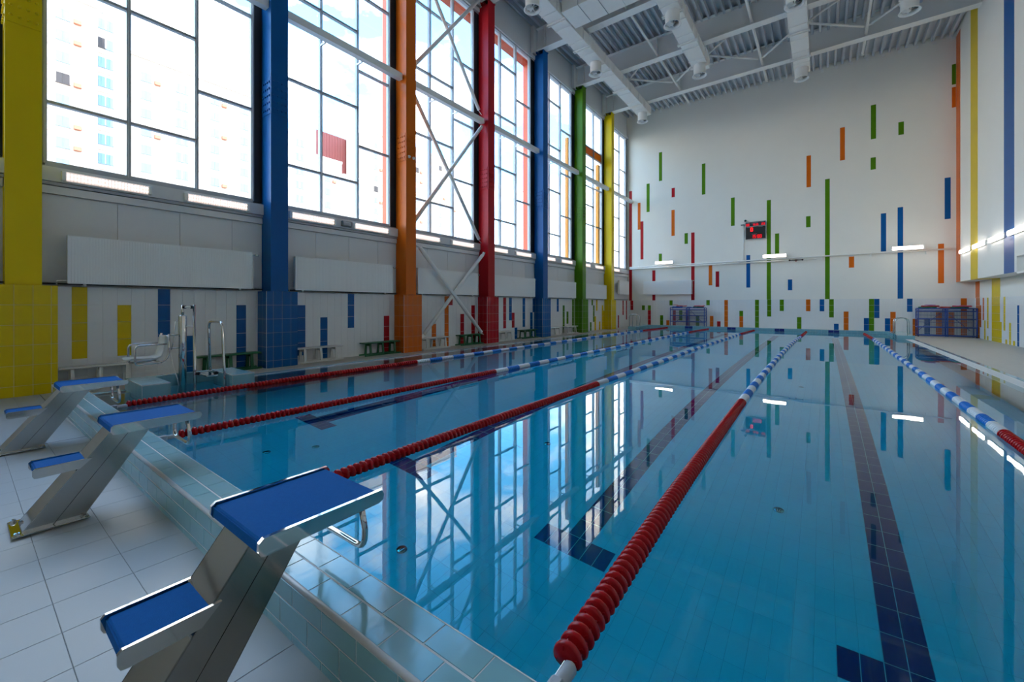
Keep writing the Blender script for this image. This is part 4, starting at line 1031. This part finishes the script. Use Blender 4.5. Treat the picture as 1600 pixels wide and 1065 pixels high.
ladder(2.50, 23.95, 1, 'chrome pool ladder at the far right corner')
ladder(-8.85, 24.05, -1, 'chrome pool ladder at the far left corner')

# ================================================================== racks with swimming aids
def rack(X0, X1, Y, label, seed):
    t = thing('equipment_rack', label, 'rack', (X0, Y, 0))
    L = X1-X0; D = 0.6; r = 0.024
    for x in (0, L/2-0.03, L/2+0.03, L):
        for y in (0, D): MB().tube([(x, y, 0.03), (x, y, 1.38)], r, 8).build('post', RACKB, t)
    for z in (0.07, 0.47, 0.87, 1.25, 1.38):
        for y in (0, D): MB().tube([(0, y, z), (L, y, z)], r, 8).build('rail', RACKB, t)
        for x in (0, L): MB().tube([(x, 0, z), (x, D, z)], r, 8).build('side_rail', RACKB, t)
    for z in (0.70, 1.05): MB().tube([(0, D, z), (L, D, z)], 0.012, 6).build('thin_rail', RACKB, t)
    MB().tube([(0.1, D, 0.3), (L/2-0.08, D, 1.2)], 0.014, 6).tube([(L/2+0.08, D, 1.2), (L-0.1, D, 0.3)], 0.014, 6).build('diagonal', RACKB, t)
    m = MB()
    n = 40
    for i in range(n): x = L*(i+0.5)/n; m.box((x-0.003, -0.004, 0.07), (x+0.003, 0.002, 1.25)); m.box((x-0.003, D-0.002, 0.07), (x+0.003, D+0.004, 1.25))
    for z in [0.1+0.1*i for i in range(12)]: m.box((0, D-0.002, z), (L, D+0.002, z+0.004))
    o = m.build('wire_mesh', mat('grey_wire', (0.35, 0.36, 0.38), 0.5), t); o['kind'] = 'stuff'
    for x in (0, L):
        for y in (0, D): MB().lathe([(0.035, 0), (0.035, 0.03), (0.02, 0.05)], 8, 'Z', (x, y, 0)).build('foot', DARK, t)
    return t
rack(3.76, 5.74, 28.45, 'blue tube rack with wire mesh in the far right corner', 1)
rack(-8.12, -6.03, 28.40, 'blue tube rack with wire mesh behind the far curb, left', 2)
cols_ = {'red': (0.55, 0.01, 0.02), 'orange': (0.75, 0.10, 0.02), 'green': (0.01, 0.14, 0.06), 'purple': (0.35, 0.08, 0.35), 'blue': (0.01, 0.10, 0.4), 'pink': (0.7, 0.05, 0.12)}
def ring(x, y, z, c, lab, R_=0.22):
    t = thing('swim_ring', lab, 'swim ring', (x, y, z)); t['group'] = 'swimming aids on the racks'
    pts = [(R_*1.4*math.cos(a), R_*math.sin(a), 0.01*math.sin(3*a)) for a in [2*PI*i/20 for i in range(21)]]
    MB().tube(pts, 0.028, 8).build('ring', mat(c+'_foam', cols_[c], 0.6), t)
    MB().tube([pts[0], pts[1]], 0.033, 8).build('joint_band', mat('black_foam', (0.02, 0.02, 0.02), 0.7), t)
def board(x, y, z, c, lab, rz=0.2):
    t = thing('kickboard', lab, 'kickboard', (x, y, z), rz); t['group'] = 'swimming aids on the racks'
    MB().prism([(-0.14, -0.2, 0), (0.14, -0.2, 0), (0.15, 0.12, 0), (0.09, 0.2, 0), (-0.09, 0.2, 0), (-0.15, 0.12, 0)], (0, 0, 0.03)).build('board', mat(c+'_foam', cols_[c], 0.6), t)
    MB().box((-0.1, 0.08, 0.0305), (0.1, 0.10, 0.033)).build('grip_line', mat('black_foam', (0.02, 0.02, 0.02), 0.7), t)
top = 1.38+0.024
for (x, y, z, c, l) in ((4.12, 28.7, .03, 'green', 'green foam ring at the left on the right rack'), (4.22, 28.74, .09, 'red', 'red foam ring on the left half of the right rack'), (5.2, 28.72, .03, 'green', 'green foam ring on the right half of the right rack'), (5.3, 28.72, .09, 'pink', 'pink foam ring at the right on the right rack'),
                        (-7.75, 28.7, .03, 'blue', 'blue foam ring at the left on the left rack'), (-7.5, 28.74, .09, 'red', 'red foam ring heaped on the left rack'), (-6.45, 28.7, .03, 'green', 'green foam ring at the right on the left rack'), (-6.4, 28.72, .09, 'pink', 'pink foam ring topping the right of the left rack')):
    ring(x, y, top+z, c, l)
for (x, y, z, c, l) in ((4.2, 28.68, .135, 'purple', 'purple kickboard on the right rack'), (4.7, 28.7, .005, 'orange', 'orange kickboard in the middle of the right rack'), (4.74, 28.7, .04, 'red', 'red kickboard stacked on the orange one'), (-7.85, 28.66, .15, 'orange', 'orange kickboard at the left of the left rack'), (-7.0, 28.7, .005, 'blue', 'blue kickboard in the middle of the left rack')):
    board(x, y, top+z, c, l)

# ================================================================== outside: ground, blocks of flats, street lamp
struct('ground', MB().box((-400, -200, -1.4), (XL-0.45, 400, -1.2)), mat('outdoor_asphalt', (0.18, 0.18, 0.17), 0.9, var=0.2, vscale=0.3))
FAC = mat('cream_render_facade', (0.55, 0.45, 0.37), 0.9, var=0.05, vscale=0.2)
FACW = mat('white_render_facade', (0.60, 0.56, 0.52), 0.9)
WINB = mat('bluish_window_pane', (0.22, 0.32, 0.42), 0.2)
WIND = mat('dark_open_window', (0.05, 0.035, 0.03), 0.5)
ACM = mat('terracotta_box', (0.5, 0.18, 0.10), 0.6)
REDR = mat('brown_red_roof_sheet', (0.16, 0.035, 0.03), 0.6, var=0.15, vscale=0.5)
winm = {}
def wmesh(m, w, h):
    k = (m.name, w, h)
    if k not in winm: winm[k] = MB().box((0, 0, 0), (0.08, w, h)).box((0.08, w/2-0.04, 0), (0.12, w/2+0.04, h)).box((0, -0.08, -0.12), (0.16, w+0.08, -0.02)).mesh('window', m)
    return winm[k]
def block(X, Y0, Y1, H, dep, m, label, floors=3.0, colw=4.2, seed=1, top=None):
    R_ = random.Random(seed)
    t = thing('apartment_block', label, 'building', (X, Y0, -1.2))
    L = Y1-Y0; Hh = H+1.2
    MB().box((-dep, 0, 0), (0, L, Hh)).build('walls', m, t)
    MB().box((-dep-0.3, 0.05, Hh), (0.35, L-0.05, Hh+0.5)).build('roof_edge', FACW, t)
    m2 = MB()
    nfl = int(Hh/floors)
    for f in range(1, nfl): m2.box((0, 0, f*floors-0.1), (0.06, L, f*floors+0.02))
    m2.build('floor_band', mat('pinkish_band', (0.62, 0.36, 0.26), 0.9), t)
    nc = int(L/colw)
    for c in range(nc):
        y = (c+0.5)*L/nc
        for f in range(3, nfl):
            z = f*floors+0.9
            if c % 3 == 1:
                for q in (-0.9, 0.05): inst('window', wmesh(WIND if R_.random() < 0.08 else WINB, 0.75, 1.5), t, (0, y+q, z))
            else:
                inst('window', wmesh(WIND if R_.random() < 0.06 else WINB, 1.3, 1.4), t, (0, y-0.65, z))
                if R_.random() < 0.25: inst('ac_box', ACME, t, (0.1, y+1.0, z-0.2))
    if top:
        MB().prism([(0.5, -0.5, Hh-8), (0.5, L+0.5, Hh-13), (0.5, L+0.5, Hh+0.5), (0.5, -0.5, Hh+0.5)], (0.15, 0, 0)).build('roof_sheeting', REDR, t)
        m3 = MB()
        for i in range(int(L/0.8)): m3.box((0.65, i*0.8, Hh-8), (0.72, i*0.8+0.1, Hh+0.4))
        m3.build('sheet_rib', REDR, t)
    return t
ACME = MB().bev((0, 0, 0), (0.5, 0.8, 0.6), 0.05).mesh('ac_box', ACM)
block(-90, -20, 16.4, 47, 14, FACW, 'pale tall block of flats seen in the leftmost window panes', seed=2)
block(-85.4, 5.5, 12.5, 45, 3.8, FAC, 'narrow projecting stair tower of the leftmost pale flats', seed=5)
block(-90, 16.5, 36.0, 42.3, 14, FAC, 'cream block of flats with terracotta boxes behind the middle panes', seed=3)
block(-90, 36.1, 47, 38.0, 14, FACW, 'lower pale block of flats just right of the blue column', seed=4)
block(-90, 47.1, 54, 34.4, 14, FACW, 'pale block stepping down in front of the brown red roof', seed=11)
block(-90, 54.1, 62, 31.8, 14, FACW, 'lowest pale block in front of the brown red roof', seed=12)
block(-110, 58.7, 71.5, 48.5, 14, FACW, 'block of flats with a brown red sheeted top floor', seed=6, top=True)
block(-98, 66.5, 100, 48.5, 10.5, FAC, 'pale striped tower seen beside the orange column', seed=8)
t = thing('street_lamp', 'grey street lamp seen through the window past the red column', 'street lamp', (-24, 32.5, -1.2))
MB().tube([(0, 0, 0), (0, 0, 13.5)], [0.12, 0.07], 8).build('pole', FRAME, t); MB().tube([(0, 0, 13.4), (0.3, 0.5, 13.8), (0.6, 1.3, 14.0)], 0.05, 6).build('arm', FRAME, t); MB().bev((0.45, 1.2, 13.9), (0.75, 2.0, 14.1), 0.04).build('lamp_head', FRAME, t)
